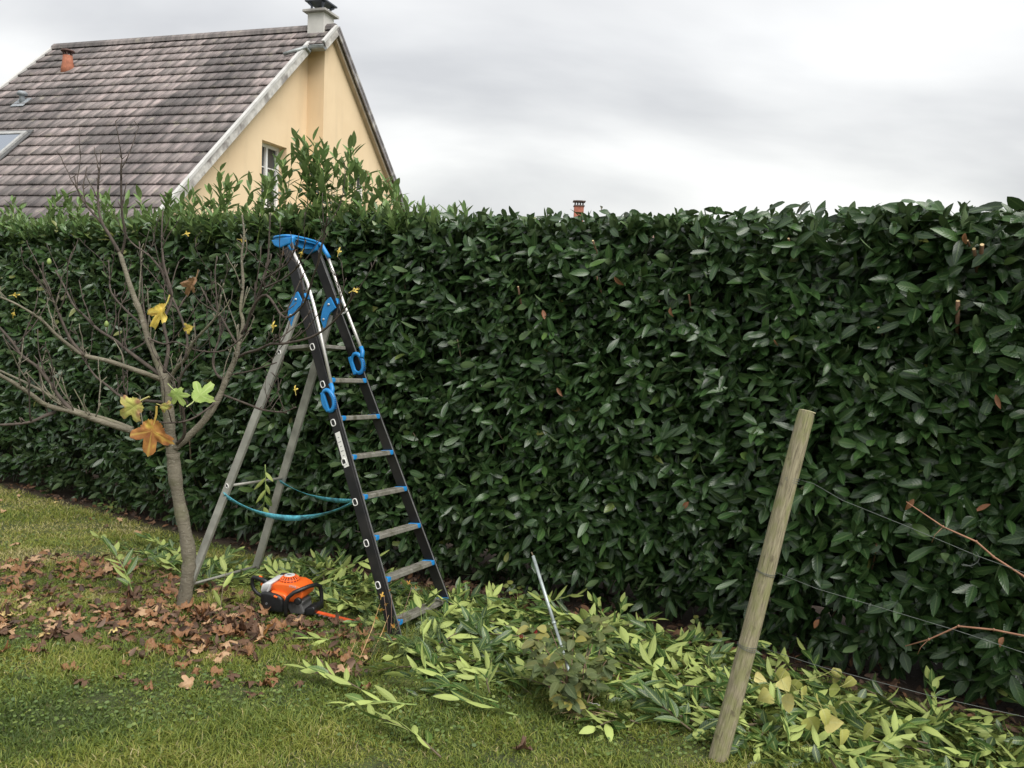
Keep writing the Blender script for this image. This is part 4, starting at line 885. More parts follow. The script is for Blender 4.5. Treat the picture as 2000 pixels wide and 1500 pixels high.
def fig():
    base = gpt(358, 1192); Yb = base.y; root = empty('fig_tree', base, 'small bare fig tree with a grey trunk and a few last yellow leaves', 'tree'); b0 = base.copy()
    def W(px, py, dy=0.): return at(px, py, Yb+dy)-b0
    sc_ = Yb/FPX
    def path(pts, r0, r1, dy0, dy1, seg=9, nub=0):
        """pixel polyline -> smoothed tube control points and radii (radii in photograph pixels)"""
        P = []; n_ = len(pts)
        for i, (x, y) in enumerate(pts):
            t_ = i/(n_-1); P.append(W(x, y, dy0+(dy1-dy0)*t_))
        out = []; rad = []
        for i in range(n_-1):
            p0 = P[max(i-1, 0)]; p1 = P[i]; p2 = P[i+1]; p3 = P[min(i+2, n_-1)]
            for k in range(4):
                u = k/4; out.append(.5*((2*p1)+(p2-p0)*u+(2*p0-5*p1+4*p2-p3)*u*u+(3*p1-p0-3*p2+p3)*u**3)); tt_ = (i+u)/(n_-1); rad.append((r0+(r1-r0)*tt_)*sc_/2*.88*(1+random.uniform(-.08, .12)))
        out.append(P[-1]); rad.append(r1*sc_/2)
        return out, rad
    z = lambda L_: [(x/2.5, 300+y/2.5) for x, y in L_]
    o, r_ = path([(357, 1215), (358, 1192), (366, 1130), (369, 1085), (360, 1030), (349, 975), (342, 930), (338, 885)], 31, 27, 0, 0)
    r_[0] *= 1.25; r_[4] *= 1.10
    MB().tube(o, r_, 14, jit=.02).build('trunk', M_bark, root)
    B = [  # name pts r0 r1 dy0 dy1 (pixels; depth offsets in metres)
        (z([(842, 1470), (835, 1400), (822, 1250), (810, 1130), (795, 1080)]), 25, 20, 0, .02, 1),
        (z([(795, 1090), (765, 1010), (722, 900), (685, 775), (640, 660), (600, 530), (585, 485)]), 19, 10, .02, .15, 1),
        (z([(585, 485), (530, 390), (500, 340), (482, 270), (478, 180), (485, 70)]), 9, 4.5, .15, .25, 0),
        (z([(500, 345), (420, 250), (385, 190), (362, 110)]), 6, 3.5, .22, .30, 0),
        (z([(592, 500), (612, 400), (597, 300), (592, 180), (592, 52)]), 7, 5, .15, .05, 0),
        (z([(790, 1105), (740, 1085), (640, 1050), (520, 1010), (410, 985), (330, 930), (270, 880), (200, 810), (90, 740), (0, 700)]), 14, 4, .02, -.35, 1),
        (z([(410, 985), (340, 900), (270, 740), (215, 620), (210, 530)]), 8, 3.5, -.15, -.2, 0),
        (z([(790, 1085), (700, 1020), (620, 960), (560, 910), (480, 860), (420, 800), (360, 740), (310, 640), (270, 570)]), 11, 3.5, .02, .45, 0),
        (z([(835, 1420), (760, 1395), (670, 1365), (500, 1310), (360, 1262), (230, 1230), (150, 1175), (60, 1115), (-60, 1050)]), 17, 8, -.01, -.55, 1),
        (z([(650, 1345), (500, 1292), (360, 1250), (260, 1190), (150, 1130), (0, 1060)]), 12, 5, -.03, .10, 1),
        (z([(360, 1262), (300, 1200), (245, 1120), (180, 1040), (110, 990), (60, 920), (-20, 830)]), 10, 6, -.15, -.1, 0),
        (z([(270, 1262), (220, 1280), (150, 1310), (60, 1322), (-40, 1325)]), 9, 5, -.3, -.55, 0),
        (z([(805, 1215), (700, 1205), (600, 1190), (520, 1130), (460, 1080), (400, 990), (330, 900)]), 9, 3.5, .02, .35, 0),
        (z([(850, 1440), (910, 1390), (1000, 1300), (1065, 1200), (1100, 1115), (1150, 1000), (1168, 920)]), 21, 13, 0, .12, 1),
        (z([(1168, 925), (1187, 830), (1175, 760), (1187, 640), (1180, 500), (1192, 400), (1182, 300)]), 11, 4, .12, .22, 1),
        (z([(1180, 880), (1225, 790), (1270, 670), (1305, 540), (1315, 400), (1320, 290)]), 7, 3.5, .12, .05, 0),
        (z([(1160, 935), (1120, 870), (1080, 800), (1030, 740), (980, 650)]), 7, 3.5, .12, .28, 0),
        (z([(1155, 1000), (1200, 975), (1260, 958), (1320, 930)])+[(555, 671), (607, 659), (644, 635), (673, 603), (687, 579), (692, 566)], 8, 3.5, .12, -.55, 0),
        (z([(1200, 870), (1230, 760), (1300, 690)])+[(555, 620), (588, 600), (601, 575), (610, 545), (622, 510), (633, 457), (640, 425)], 7, 4, .12, -.5, 0),
        (z([(1270, 690), (1290, 660)])+[(521, 560), (553, 545), (582, 520), (590, 497), (597, 470)], 5, 3, .05, -.45, 0),
        (z([(1240, 740), (1280, 640)])+[(521, 542), (545, 528), (566, 508), (578, 480), (581, 468)], 5, 3, .05, -.35, 0),
        (z([(820, 1120), (860, 1050), (905, 1000), (940, 925), (1000, 860), (1060, 785), (1080, 690)]), 11, 3.5, .02, -.25, 1),
        (z([(802, 1070), (822, 950), (800, 820), (840, 700), (800, 540), (790, 400), (795, 280)]), 10, 3.5, .02, .35, 0),
        (z([(905, 1000), (915, 900), (880, 790), (830, 680), (780, 560), (730, 500), (660, 450), (620, 410)]), 7, 3, -.1, .1, 0),
        (z([(865, 1415), (900, 1370), (895, 1260), (872, 1190), (880, 1100), (925, 1030), (1000, 960)]), 9, 3.5, -.02, -.3, 0),
        (z([(1055, 1215), (980, 1270), (900, 1308), (780, 1312), (738, 1280), (735, 1262)]), 6, 3, .05, -.35, 0),
        (z([(1080, 1175), (1200, 1220), (1290, 1253), (1400, 1265)])+[(527, 803), (553, 805), (578, 795)], 6, 2.5, .08, -.45, 0),
        (z([(690, 830), (620, 770), (545, 680), (535, 600), (530, 520)]), 6, 3, .08, .4, 0),
        (z([(720, 900), (800, 930), (860, 920), (960, 960), (1100, 960), (1230, 850)]), 5, 3, .05, -.2, 0),
        (z([(1110, 1110), (1060, 1080), (1040, 1000), (1075, 880), (1065, 760), (1050, 600), (1060, 500)]), 7, 3, .1, .3, 0),
        (z([(1130, 1080), (1230, 1060), (1350, 1020)]), 5, 3, .1, -.15, 0),
        (z([(640, 960), (720, 900), (700, 740), (690, 560), (680, 430)]), 5, 3, .2, .5, 0),
    ]
    tips = []
    for pts, r0, r1, d0, d1, big in B:
        o, r_ = path(pts, r0, r1, d0, d1)
        r_ = [q*.86 for q in r_] if r0 < 22 else r_
        mb = MB().tube(o, r_, 9 if big else 7, jit=.05)
        # short spurs and side twigs of this limb
        n_ = len(o)
        for k in range(max(3, n_//2)):
            i = random.randint(int(n_*.22), n_-2); p = o[i]; tv = (o[i+1]-o[i]).normalized()
            if random.random() < .5: l_ = random.uniform(.012, .05)
            else: l_ = random.uniform(.10, .38)
            dv = (tv*random.uniform(.2, .9)+Vector((random.gauss(0, .5), random.gauss(0, .5), random.uniform(.2, 1.2)))).normalized()
            rr = max(.0016, min(r_[i]*.6, .0045)); q = [p]
            for s_ in range(1, 6 if l_ > .08 else 3):
                dv = (dv+Vector((random.gauss(0, .16), random.gauss(0, .16), .16))).normalized(); q.append(q[-1]+dv*l_/(5 if l_ > .08 else 2))
            mb.tube(q, [rr*(1-.45*s_/len(q)) for s_ in range(len(q))], 5)
            if l_ > .12: tips.append(q[-1])
            if l_ > .2:
                for _ in range(3):
                    s_ = random.randint(1, len(q)-1); mb.tube([q[s_], q[s_]+Vector((random.gauss(0, .02), random.gauss(0, .02), .03))], [rr*.7, rr*.5], 5)
        mb.build('branch' if r0 > 8 else 'twig', M_bark if big else M_ftwig, root)
    # the leaves that are left
    def lf(px, py, size, mat, dy, rx, ry, rz, kind=0, seed=0, curl=.25, crump=.1, fold=0, lab=None, pet=.5):
        me = fig_leaf_mesh('leaf', size*(.78 if size < .09 else 1), kind, seed, curl, crump, fold, petiole=pet); o = link('leaf', me, mat, root)
        o.location = W(px, py, dy); o.rotation_euler = (R(rx), R(ry), R(rz)); tagl(o, lab)
    # facing the camera: sheet normal +Z turned to -Y by rx=90
    lf(318, 602, .21, M_fyell, -.28, 95, 205, 0, 1, 3, .5, .16, .9, 'yellow folded leaf')
    lf(372, 640, .10, M_fyell, -.2, 60, 250, 10, 1, 4, .3, .1, .4)
    lf(342, 766, .155, M_fgreen, -.33, 75, 150, 0, 0, 5, .15, .06, 0, 'pale green leaf'); lf(385, 776, .19, M_fgreen, -.30, 78, 45, 0, 1, 6, .15, .06, 0, 'pale green leaf')
    lf(268, 790, .24, M_fyg, -.36, 80, 235, 0, 1, 7, .3, .1, .25); lf(318, 793, .11, M_fyg, -.35, 40, 120, 0, 1, 8, .4, .1, .3)
    lf(298, 832, .29, M_fbrown, -.40, 88, 190, 5, 1, 9, .15, .10, 0, 'large rust and yellow leaf')
    lf(378, 548, .18, M_fdry, -.2, 80, 210, 0, 1, 10, .6, .18, 1.1); lf(362, 457, .075, M_fyell, -.1, 50, 60, 0, 2, 11, .9, .3, .6); lf(470, 468, .08, M_fyell, .2, 45, 100, 0, 2, 12, .9, .3, .6)
    lf(533, 640, .085, M_fyell, -.2, 85, 5, 0, 2, 13, .9, .3, .7); lf(590, 492, .07, M_fyell, -.42, 90, 200, 0, 2, 14, .9, .3, .8); lf(661, 494, .07, M_fyell, -.5, 88, 10, 0, 2, 15, .9, .3, .8)
    lf(690, 568, .085, M_fyell, -.55, 70, 60, 0, 2, 16, .9, .3, .6); lf(577, 764, .075, M_fyell, -.4, 80, 350, 0, 2, 17, .9, .3, .8); lf(26, 576, .07, M_fyell, -.3, 60, 80, 0, 2, 18, .9, .3, .6); lf(27, 611, .07, M_fyell, -.3, 85, 200, 0, 2, 19, .9, .3, .7)
    for px, py in ((96, 511), (208, 633)):
        MB().lathe([(.002, .02), (.008, .014), (.013, 0), (.011, -.012), (.004, -.018)], W(px, py, -.1), 12).build('fruit', simple('green fig', (.22, .30, .08), .6), root)
fig()

# ------------------------------------------------------------------ leaning wooden post, wires, vine canes, stake
def post():
    b0 = gpt(1401, 1486); top = at(1577, 803, b0.y+.12); root = empty('wooden_post', b0, 'weathered round wooden stake leaning to the right in front of the hedge', 'post')
    t = Mt('weathered post wood'); t.set(Roughness=.85)
    mp_ = t.n('ShaderNodeTexCoord').outputs['UV']; gr = t.noise(5, 7, vec=mp_, sc3=(7, 1.3, 1), rough=.65)
    c_ = t.ramp(gr, [(.30, (.13, .11, .070)), (.48, (.27, .235, .15)), (.70, (.42, .375, .25))]); c_ = t.mix(t.ramp(t.noise(2.4, 5, vec=mp_, sc3=(3, 3, 1), w_=3), [(.45, (0, 0, 0)), (.62, (.55,)*3)]), c_, (.21, .225, .075))
    c_ = t.mix(t.ramp(t.noise(4, 6, vec=mp_, sc3=(16, .9, 1), w_=5), [(.60, (0, 0, 0)), (.66, (.9,)*3)]), c_, (.055, .045, .03)); c_ = t.mix(t.ramp(t.noise(3, 4, vec=mp_, sc3=(1.5, 3, 1), w_=9), [(.62, (0, 0, 0)), (.72, (.7,)*3)]), c_, (.10, .08, .05)); t.col(c_); t.bump(gr, .7, .006); M_w = t.m
    ax = top-b0; ln = ax.length; ax.normalize(); u = ax.orthogonal().normalized(); v = ax.cross(u); V, UV, Q = [], [], []; ns, nl = 28, 40
    p0 = b0-ax*.12
    for k in range(nl+1):
        t_ = k/nl; r_ = .0400-.0060*t_; c_ = p0.lerp(top, t_)+u*(.004*math.sin(t_*5))
        for j in range(ns+1):
            a_ = j*2*math.pi/ns; q = r_*(1+.02*math.sin(a_*3+t_*2)+.012*math.sin(a_*7+t_*9)); 
            if k == nl: q *= .93
            V.append(tuple(c_+(u*math.cos(a_)+v*math.sin(a_))*q-b0)); UV.append((j/ns, t_*3.0))
    for k in range(nl):
        for j in range(ns): a_ = k*(ns+1)+j; Q.append((a_, a_+1, a_+ns+2, a_+ns+1))
    link('shaft', quads('shaft', V, Q, uv=UV), M_w, root)
    MB().lathe([(.0340, -.004), (.0330, .001), (.02, .003)], top-b0, 26, Matrix((u, v, ax)).transposed()).build('cut_end', simple('sawn end grain', (.40, .36, .22), .9, scale=40, dirt=(.22, .24, .10)), root)
    M_wire = simple('galvanised wire', (.13, .145, .135), .55, .4)
    def onax(py):
        best = min(range(400), key=lambda i: abs(proj_y(p0.lerp(top, i/400))-py)); return p0.lerp(top, best/400), .0400-.006*best/400
    ends = []
    for n_, (py, pts) in enumerate(((936, [(1590, 945), (1645, 977), (1774, 1029), (1907, 1085), (2010, 1122), (2120, 1165)]), (1118, [(1596, 1150), (1744, 1194), (1867, 1231), (2000, 1275), (2120, 1318)]), (1263, [(1606, 1303), (1818, 1359), (2000, 1400), (2120, 1428)]))):
        c_, r_ = onax(py); tie = MB()
        for rep in range(2 if n_ == 1 else 3):
            off = ax*(rep*.006-.004+random.uniform(-.002, .002)); tie.tube([c_+off+(u*math.cos(a_)+v*math.sin(a_))*(r_*1.05)+ax*.004*math.sin(a_+rep) for a_ in [k*2*math.pi/24 for k in range(24)]], .0011, 5, closed=True)
        for m_ in tie.bm.verts: m_.co -= c_
        st = c_+Vector((.03, .02, 0)); Pp = [st]
        for i, (x, y) in enumerate(pts): Pp.append(at(x, y, st.y-.02-(x-1590)/530*.35))
        tie.tube([p-c_ for p in Pp], .0011, 5)
        # loose twisted tail
        if n_ == 0:
            q = at(1905, 1085, st.y-.22); tie.tube([q-c_+Vector((math.sin(k*.7)*.02*(1+k*.08)-.01*k*.3, 0, -.006*k+math.cos(k*.7)*.014)) for k in range(11)], .0010, 5)
        o = tie.build('trellis_wire', M_wire); o.location = c_
        tagl(o, ['topmost thin wire running from the leaning post to the right', 'middle thin wire running from the leaning post to the right', 'lowest thin wire tied to the leaning post just above the clippings'][n_], 'wire', 'thin wires strung from the leaning post')
    M_cane = simple('reddish vine cane', (.30, .15, .09), .7, scale=30, var=.3)
    for k, (pts, lab) in enumerate((([(1770, 980), (1842, 1029), (1907, 1058), (1941, 1088), (2000, 1126), (2110, 1190)], 'thin reddish vine cane slanting down in front of the hedge beside the topmost wire'), ([(1768, 1262), (1814, 1249), (1872, 1223), (1941, 1230), (2005, 1243), (2110, 1262)], 'thin reddish vine cane with a bend crossing the middle wire'))):
        P = [at(x, y, 3.35-.30*(x-1768)/340) for x, y in pts]; mb = MB(); r0 = .0042; c0 = P[-1]
        mb.tube([p-c0 for p in P], [.002, .0032, .0038, .004, .0044, .005], 7)
        for p in P[1:-1]: mb.lathe([(.002, -.006), (.0062, 0), (.002, .006)], p-c0, 8)
        tw = P[0]; mb.tube([P[1]-c0, P[1]+Vector((-.03, 0, -.035))-c0, P[1]+Vector((-.035, .01, -.07))-c0], .0011, 5)
        o = mb.build('vine_cane', M_cane); o.location = c0; tagl(o, lab, 'vine')
    # thin metal stake through the raspberry plant
    b1 = gpt(1142, 1408); t1 = at(1040, 1082, b1.y+.62); root = empty('metal_stake', b1, 'thin galvanised metal rod stuck in the lawn leaning towards the hedge', 'stake')
    M_g = simple('galvanised tube', (.42, .47, .46), .45, .5, scale=30, dirt=(.2, .24, .22)); d = t1-b1
    MB().tube([-d*.05, d*.55], .0075, 10).build('lower_tube', M_g, root); MB().tube([d*.55, d*.985], .0088, 10).build('upper_tube', M_g, root); MB().tube([d*.545, d*.56], .0112, 10).build('collar', M_g, root); MB().tube([d*.985, d*1.0+Vector((-.006, 0, .01))], .0035, 6).build('hook', M_twig, root)
def proj_y(P):
    q = P-EYE; return 750-FPX*q.dot(_U)/q.dot(_F)
post()

# ------------------------------------------------------------------ what lies on the lawn
def inpoly(x, y, poly):
    c = False; n = len(poly)
    for i in range(n):
        x1, y1 = poly[i]; x2, y2 = poly[(i+1) % n]
        if (y1 > y) != (y2 > y) and x < (x2-x1)*(y-y1)/(y2-y1)+x1: c = not c
    return c
def gpoly(pts): return [tuple(gpt(*p)[:2]) for p in pts]      # a patch of lawn, as ground coordinates
def scatter(poly, n, edge=0):
    xs_ = [p[0] for p in poly]; ys_ = [p[1] for p in poly]; out = []
    while len(out) < n:
        x = random.uniform(min(xs_), max(xs_)); y = random.uniform(min(ys_), max(ys_))
        if inpoly(x, y, poly) and y < footy(x)+.12: out.append((x, y))
    return out
# dry fig leaves
DRY = [figleaf_mat('dark brown dry leaf', [(.25, (.17, .088, .042)), (.5, (.11, .056, .030)), (.8, (.050, .028, .018))], (.18, .11, .08), rough=.7, under=(.12, .065, .036), rand=.3),
       figleaf_mat('brown dry leaf', [(.25, (.34, .165, .060)), (.5, (.23, .105, .040)), (.8, (.11, .050, .024))], (.34, .19, .11), rough=.6, under=(.26, .13, .058), rand=.4),
       figleaf_mat('orange brown leaf', [(.25, (.54, .29, .085)), (.5, (.43, .20, .06)), (.8, (.26, .105, .04))], (.55, .34, .15), rough=.55, under=(.45, .30, .18), rand=.4),
       figleaf_mat('pale yellow leaf', [(.25, (.66, .52, .20)), (.6, (.55, .40, .15)), (.85, (.35, .2, .08))], (.72, .60, .30), rough=.6, rand=.3)]
WORD = ['dark brown', 'mid brown', 'orange brown', 'pale yellow']
def x_keep(): return random.random() < .8
def litter():
    var = []
    for k in range(16):
        m_ = k % 4; cr = [.48, .36, .26, .15][m_]*random.uniform(.7, 1.4)
        me = fig_leaf_mesh('fallen_leaf', 1.0, random.choice((0, 1, 1)), 40+k, random.uniform(.15, .85)*random.choice((1, 1, -1)), cr, random.choice((0, .1, .2, .35)), petiole=.35); me.materials.append(DRY[m_]); var.append(me)
    P1 = gpoly([(-90, 1125), (0, 1105), (90, 1088), (180, 1092), (300, 1110), (400, 1130), (520, 1180), (600, 1190), (600, 1290), (520, 1262), (430, 1300), (330, 1275), (240, 1305), (150, 1262), (60, 1262), (-60, 1230)])
    P2 = gpoly([(190, 1195), (330, 1180), (500, 1200), (560, 1240), (520, 1262), (420, 1300), (330, 1285), (220, 1250)])
    P3 = gpoly([(560, 1210), (700, 1215), (760, 1260), (700, 1330), (620, 1320), (590, 1260)])
    P4 = gpoly([(-40, 1180), (330, 1240), (600, 1290), (560, 1370), (330, 1360), (0, 1300)])
    def zone(x, y):
        p = proj2(x, y)
        if p[0] > 620: return 'among the clippings near the foot of the ladder'
        if p[1] < 1100: return 'alone on the far lawn by the hedge'
        if p[0] > 410: return 'between the fig trunk and the hedge trimmer' if p[1] < 1230 else 'on the grass in front of the hedge trimmer'
        if p[0] < 200: return 'in the drift at the left edge of the lawn' if p[1] < 1265 else 'on the near grass at the left'
        return 'in the drift behind the fig trunk' if p[1] < 1170 else ('at the foot of the fig trunk' if p[1] < 1260 else 'on the near grass below the fig trunk')
    def put(x, y, sz, m_=None, lab=None, dz=.0):
        k = random.randrange(16) if m_ is None else random.choice([i for i in range(16) if i % 4 == m_])
        o = bpy.data.objects.new('fallen_leaf', var[k]); C.objects.link(o)
        o.location = (x, y, lawnz(x, y)+.016+dz+random.random()*.012); o.rotation_euler = (R(random.gauss(0, 13)), R(random.gauss(0, 13)), random.random()*6.28)
        s_ = sz*random.uniform(.6, 1.12); o.scale = (s_, s_, s_*random.uniform(.6, 1.1))
        tagl(o, lab or f"curled {WORD[k % 4]} dry leaf {zone(x, y)}", 'leaf', 'dry fig leaves fallen on the lawn')
    for x, y in [q for q in scatter(P1, 260) if vnoise(q[0], q[1], 4, 61) > -.35+.3*random.random()][:185]: put(x, y, .125, random.choices((0, 1, 2), (4, 5, 2.2))[0], dz=random.random()*.015)
    for x, y in scatter(P2, 34): put(x, y, .145, random.choices((0, 1, 2, 3), (3, 6, 3.4, .4))[0], dz=random.random()*.03)
    for x, y in scatter(P3, 20): put(x, y, .13, random.choices((0, 1, 2), (3, 5, 2))[0], dz=.02)
    for x, y in scatter(P4, 38): put(x, y, .12, random.choices((0, 1, 2), (4, 4, 1))[0])
    for px, py, m_, sz in [(145, 1310, 0, .13), (168, 1338, 0, .14), (292, 1345, 1, .09), (370, 1348, 2, .10), (430, 1345, 0, .08), (480, 1338, 0, .11), (522, 1342, 1, .12), (590, 1340, 0, .10), (952, 1335, 2, .12), (1208, 1332, 0, .14), (1012, 1470, 0, .15), (30, 1068, 2, .13), (88, 1081, 2, .11), (150, 1092, 0, .12), (268, 1040, 2, .14), (222, 1070, 0, .1), (175, 1017, 1, .1), (236, 1021, 2, .09), (112, 986, 3, .08), (36, 972, 2, .09), (4, 981, 2, .07), (3, 1007, 2, .09), (180, 1062, 0, .06), (330, 1195, 2, .15), (465, 1193, 2, .17), (400, 1225, 2, .12), (452, 1218, 2, .13), (265, 1275, 2, .16), (480, 1272, 1, .15), (365, 1300, 1, .13), (360, 1325, 0, .1), (680, 1235, 1, .13), (705, 1345, 1, .12), (210, 1030, 0, .06), (1205, 1335, 0, .1), (1560, 1145, 2, .07)]:
        q = gpt(px, py)
        if px == 1560: continue
        put(q.x, q.y, sz, m_)
    for px, py, sz, lab in [(88, 1253, .155, 'pale yellow lobed leaf lying flat among the brown leaves at the left'), (14, 1212, .16, 'pale yellow curled leaf at the very left edge of the lawn'), (222, 1246, .12, 'small pale yellow folded leaf left of the fig trunk')]:
        q = gpt(px, py); put(q.x, q.y, sz, 3, lab, .02)
    # crumbled leaf bits and litter that nobody could count, also under the hedge
    M_bits = leaf_material('leaf litter', [(0, (.045, .026, .016)), (.6, (.11, .058, .032)), (1, (.26, .13, .06))], (.20, .13, .09), (.2, .12, .08), rough=.7, trans=.05, vein=.2)
    pts = scatter(P1, 900)+scatter(P2, 260)+scatter(P3, 120)+[(x := (random.uniform(-1.5, 3.6) if random.random() < .75 else random.uniform(-8, -1.5)), footy(x)+random.uniform(-.20 if x > -1.5 else -.02, .25)) for _ in range(1500) if x_keep()]
    p = np.array(pts); n = len(p); O = np.stack([p[:, 0], p[:, 1], lawnz(p[:, 0], p[:, 1])+.008+.02*rng.random(n)], 1); a_ = rng.random(n)*6.28
    D = np.stack([np.cos(a_), np.sin(a_), rng.normal(0, .35, n)], 1); NN = rng.normal(0, .55, (n, 3))+np.array([0, 0, 1.])
    tagl(link('leaf_litter', leaf_mesh('leaf_litter', O, D, NN, rng.uniform(.03, .085, n), rng.uniform(.02, .042, n), rng.random(n), fold=rng.uniform(-.8, 1, n), curl=rng.uniform(-.5, .9, n)), M_bits), kind='stuff')
def proj2(x, y):
    q = Vector((x, y, gz(x, y)))-EYE; return (1000+FPX*q.dot(_R)/q.dot(_F), 750-FPX*q.dot(_U)/q.dot(_F))
litter()

def sprig_geo(rg, ln, nl, flip, lsize=(.085, .145), yl=.5, droop=.3):
    """a cut laurel shoot lying along +X"""
    cv = rg.normal(0, .5); ts = np.linspace(.08, 1, nl); cx = ln*ts; cy = cv*ln*ts*ts*.3; cz = .015+.05*ln*np.sin(ts*3)
    O = np.stack([cx, cy, cz], 1); side = np.where(np.arange(nl) % 2 == 0, 1., -1.); ph = np.radians(rg.normal(42, 12, nl))*(1-.55*ts)
    roll = rg.normal(0, .45, nl); D = np.stack([np.cos(ph), side*np.sin(ph)*np.cos(roll), np.abs(np.sin(ph)*np.sin(roll))*1.2+.10], 1)
    up = np.where(rg.random(nl) < flip, -1., 1.)[:, None]*np.array([0, 0, 1.])+rg.normal(0, .35, (nl, 3))
    LL = rg.uniform(*lsize, nl)*(1-.15*ts); V, Q, UV, m_ = leaf_geo(O, D, up, LL, rg.uniform(.024, .040, nl), fold=.42, curl=rg.uniform(-.15, .55, nl)*np.where(up[:, 2] < 0, -1, 1))
    r_ = np.clip(rg.normal(yl, .2, nl), 0, 1); rr = np.stack([r_, rg.random(nl)*.9, r_], 1)
    me = quads('foliage', V, Q, np.repeat(rr, m_, 0), UV); me.materials.append(M_clip)
    mb = MB().tube([Vector((-.03, 0, .015))]+[Vector(p) for p in O], [.0042]+[.0042-.0028*t for t in ts], 6)
    bmesh.ops.recalc_face_normals(mb.bm, faces=mb.bm.faces); ms = bpy.data.meshes.new('stem'); mb.bm.to_mesh(ms); mb.bm.free(); ms.materials.append(M_gtwig if rg.random() < .7 else M_twig)
    return me, ms
def clippings():
    rg = np.random.default_rng(77); VAR = []
    for k in range(22):
        pale = k < 12
        VAR.append((pale, *sprig_geo(rg, rg.uniform(.14, .34), int(rg.integers(5, 12)), .62 if pale else .10, yl=.5 if pale else .22)))
    protos = [i for i in range(22)]
    def put(x, y, z, rz, ry, rx, k, lab, s_=1.0):
        pale, me, ms = VAR[k]
        root = bpy.data.objects.new('cut_laurel_sprig', None); C.objects.link(root); root.empty_display_size = .05
        root.location = (x, y, z); root.rotation_euler = (rx, ry, rz); root.scale = (s_,)*3
        a_ = bpy.data.objects.new('foliage', me); C.objects.link(a_); a_.parent = root; b_ = bpy.data.objects.new('stem', ms); C.objects.link(b_); b_.parent = root
        tagl(root, lab, 'cut branch', 'cut laurel sprigs lying on the lawn')
    ZA = gpoly([(870, 1180), (1000, 1185), (1130, 1215), (1300, 1250), (1500, 1310), (1700, 1370), (2080, 1470), (2080, 1540), (1700, 1545), (1480, 1500), (1330, 1440), (1240, 1385), (1160, 1330), (1030, 1322), (920, 1310), (850, 1268), (800, 1238)])
    ZB = gpoly([(520, 1110), (640, 1110), (760, 1160), (880, 1185), (860, 1240), (740, 1225), (640, 1180), (560, 1150)])
    ZC = gpoly([(260, 1075), (360, 1080), (500, 1110), (520, 1150), (400, 1150), (300, 1115)])
    ZD = gpoly([(820, 1260), (1010, 1310), (1200, 1360), (1300, 1420), (1230, 1440), (1040, 1380), (880, 1350), (760, 1290)])
    def where(x, y):
        p = proj2(x, y)
        if p[0] < 380: return 'beside the fig trunk' 
        if p[0] < 560: return 'between the rear legs of the ladder' if p[1] < 1170 else 'near the hedge trimmer'
        if p[0] < 760: return 'behind the hedge trimmer at the foot of the hedge'
        if p[0] < 930: return 'under the lowest treads of the ladder' if p[1] < 1240 else 'in front of the ladder'
        if p[0] < 1200: return 'around the thin metal rod' if p[1] < 1300 else 'on the grass in front of the raspberry plant'
        if p[0] < 1480: return 'left of the leaning wooden post'
        return 'right of the leaning wooden post'
    for Z_, n, hmax in ((ZA, 162, .085), (ZB, 46, .10), (ZC, 20, .03), (ZD, 34, .02)):
        for x, y in scatter(Z_, n):
            k = random.randrange(22); near = np.clip(1-(footy(x)-y)/.7, 0, 1)
            z = lawnz(x, y)+random.random()*hmax*(.35+.65*near)
            put(x, y, z, random.gauss(2.6, 1.6), random.gauss(-.05, .16), random.gauss(0, .4), k, ('pale green cut sprig, undersides up, ' if VAR[k][0] else 'dark green cut sprig ')+where(x, y), random.uniform(.85, 1.2))
    # sprigs that stand out, each where the photograph has it
    def hero(px, py, qx, qy, k, lab, ryz=-.05, nl=None, flip=.8, z=.012, yl=.6, big=1.0):
        a_ = gpt(px, py); b_ = gpt(qx, qy); ln = (b_-a_).length
        me, ms = sprig_geo(np.random.default_rng(k), ln*.86, nl or max(5, int(ln*26)), flip, (.11*big, .155*big), yl)
        VAR.append((True, me, ms)); put(a_.x, a_.y, lawnz(a_.x, a_.y)+z, math.atan2(b_.y-a_.y, b_.x-a_.x), ryz, random.gauss(0, .15), len(VAR)-1, lab)
    hero(720, 1365, 585, 1318, 1, 'long pale cut sprig on the open grass before the ladder, its tip pointing left')
    hero(800, 1385, 660, 1385, 2, 'pale cut sprig just below the long one, its leaf tips curling down to the left')
    hero(850, 1482, 735, 1410, 3, 'nearest cut sprig on the grass at the bottom, with pale and dark leaves')
    hero(960, 1380, 740, 1345, 4, 'dark glossy cut branch on the open grass between the ladder and the rod', flip=.1, yl=.2)
    hero(1000, 1405, 860, 1385, 5, 'dark cut branch with one long pale leaf beside the raspberry plant', flip=.3, yl=.3)
    hero(258, 1166, 208, 1125, 6, 'small pale sprig with upright leaves on brown leaves left of the fig trunk', ryz=-.5)
    hero(345, 1088, 268, 1062, 7, 'leafy cut branch lying behind the fig trunk at the hedge foot', flip=.5)
    hero(1080, 1262, 850, 1275, 8, 'broad cut branch with bright pale leaves lying in front of the ladder foot', flip=1, yl=.8)
    hero(1010, 1240, 870, 1222, 9, 'pale cut branch lying level to the right of the ladder foot', flip=.95, yl=.8)
    hero(1400, 1445, 1340, 1400, 10, 'pale spread rosette of leaves at the foot of the leaning post', flip=1, yl=.8)
    hero(1060, 1190, 1140, 1195, 11, 'pale cut sprig with upright leaves right behind the thin rod', ryz=-.35, flip=1)
    hero(1900, 1450, 1760, 1400, 12, 'large pale cut branch at the bottom right with broad leaves', flip=1, yl=.8, big=1.1); hero(1980, 1410, 1850, 1425, 13, 'cut branch by the hedge foot at the right edge of the picture', flip=.9, yl=.7, big=1.1)
    hero(1700, 1490, 1800, 1440, 14, 'pale cut branch at the bottom edge right of the post', flip=.9, yl=.7, big=1.1); hero(1180, 1350, 1300, 1370, 15, 'pale cut branch right of the raspberry plant', flip=.8, ryz=-.1)
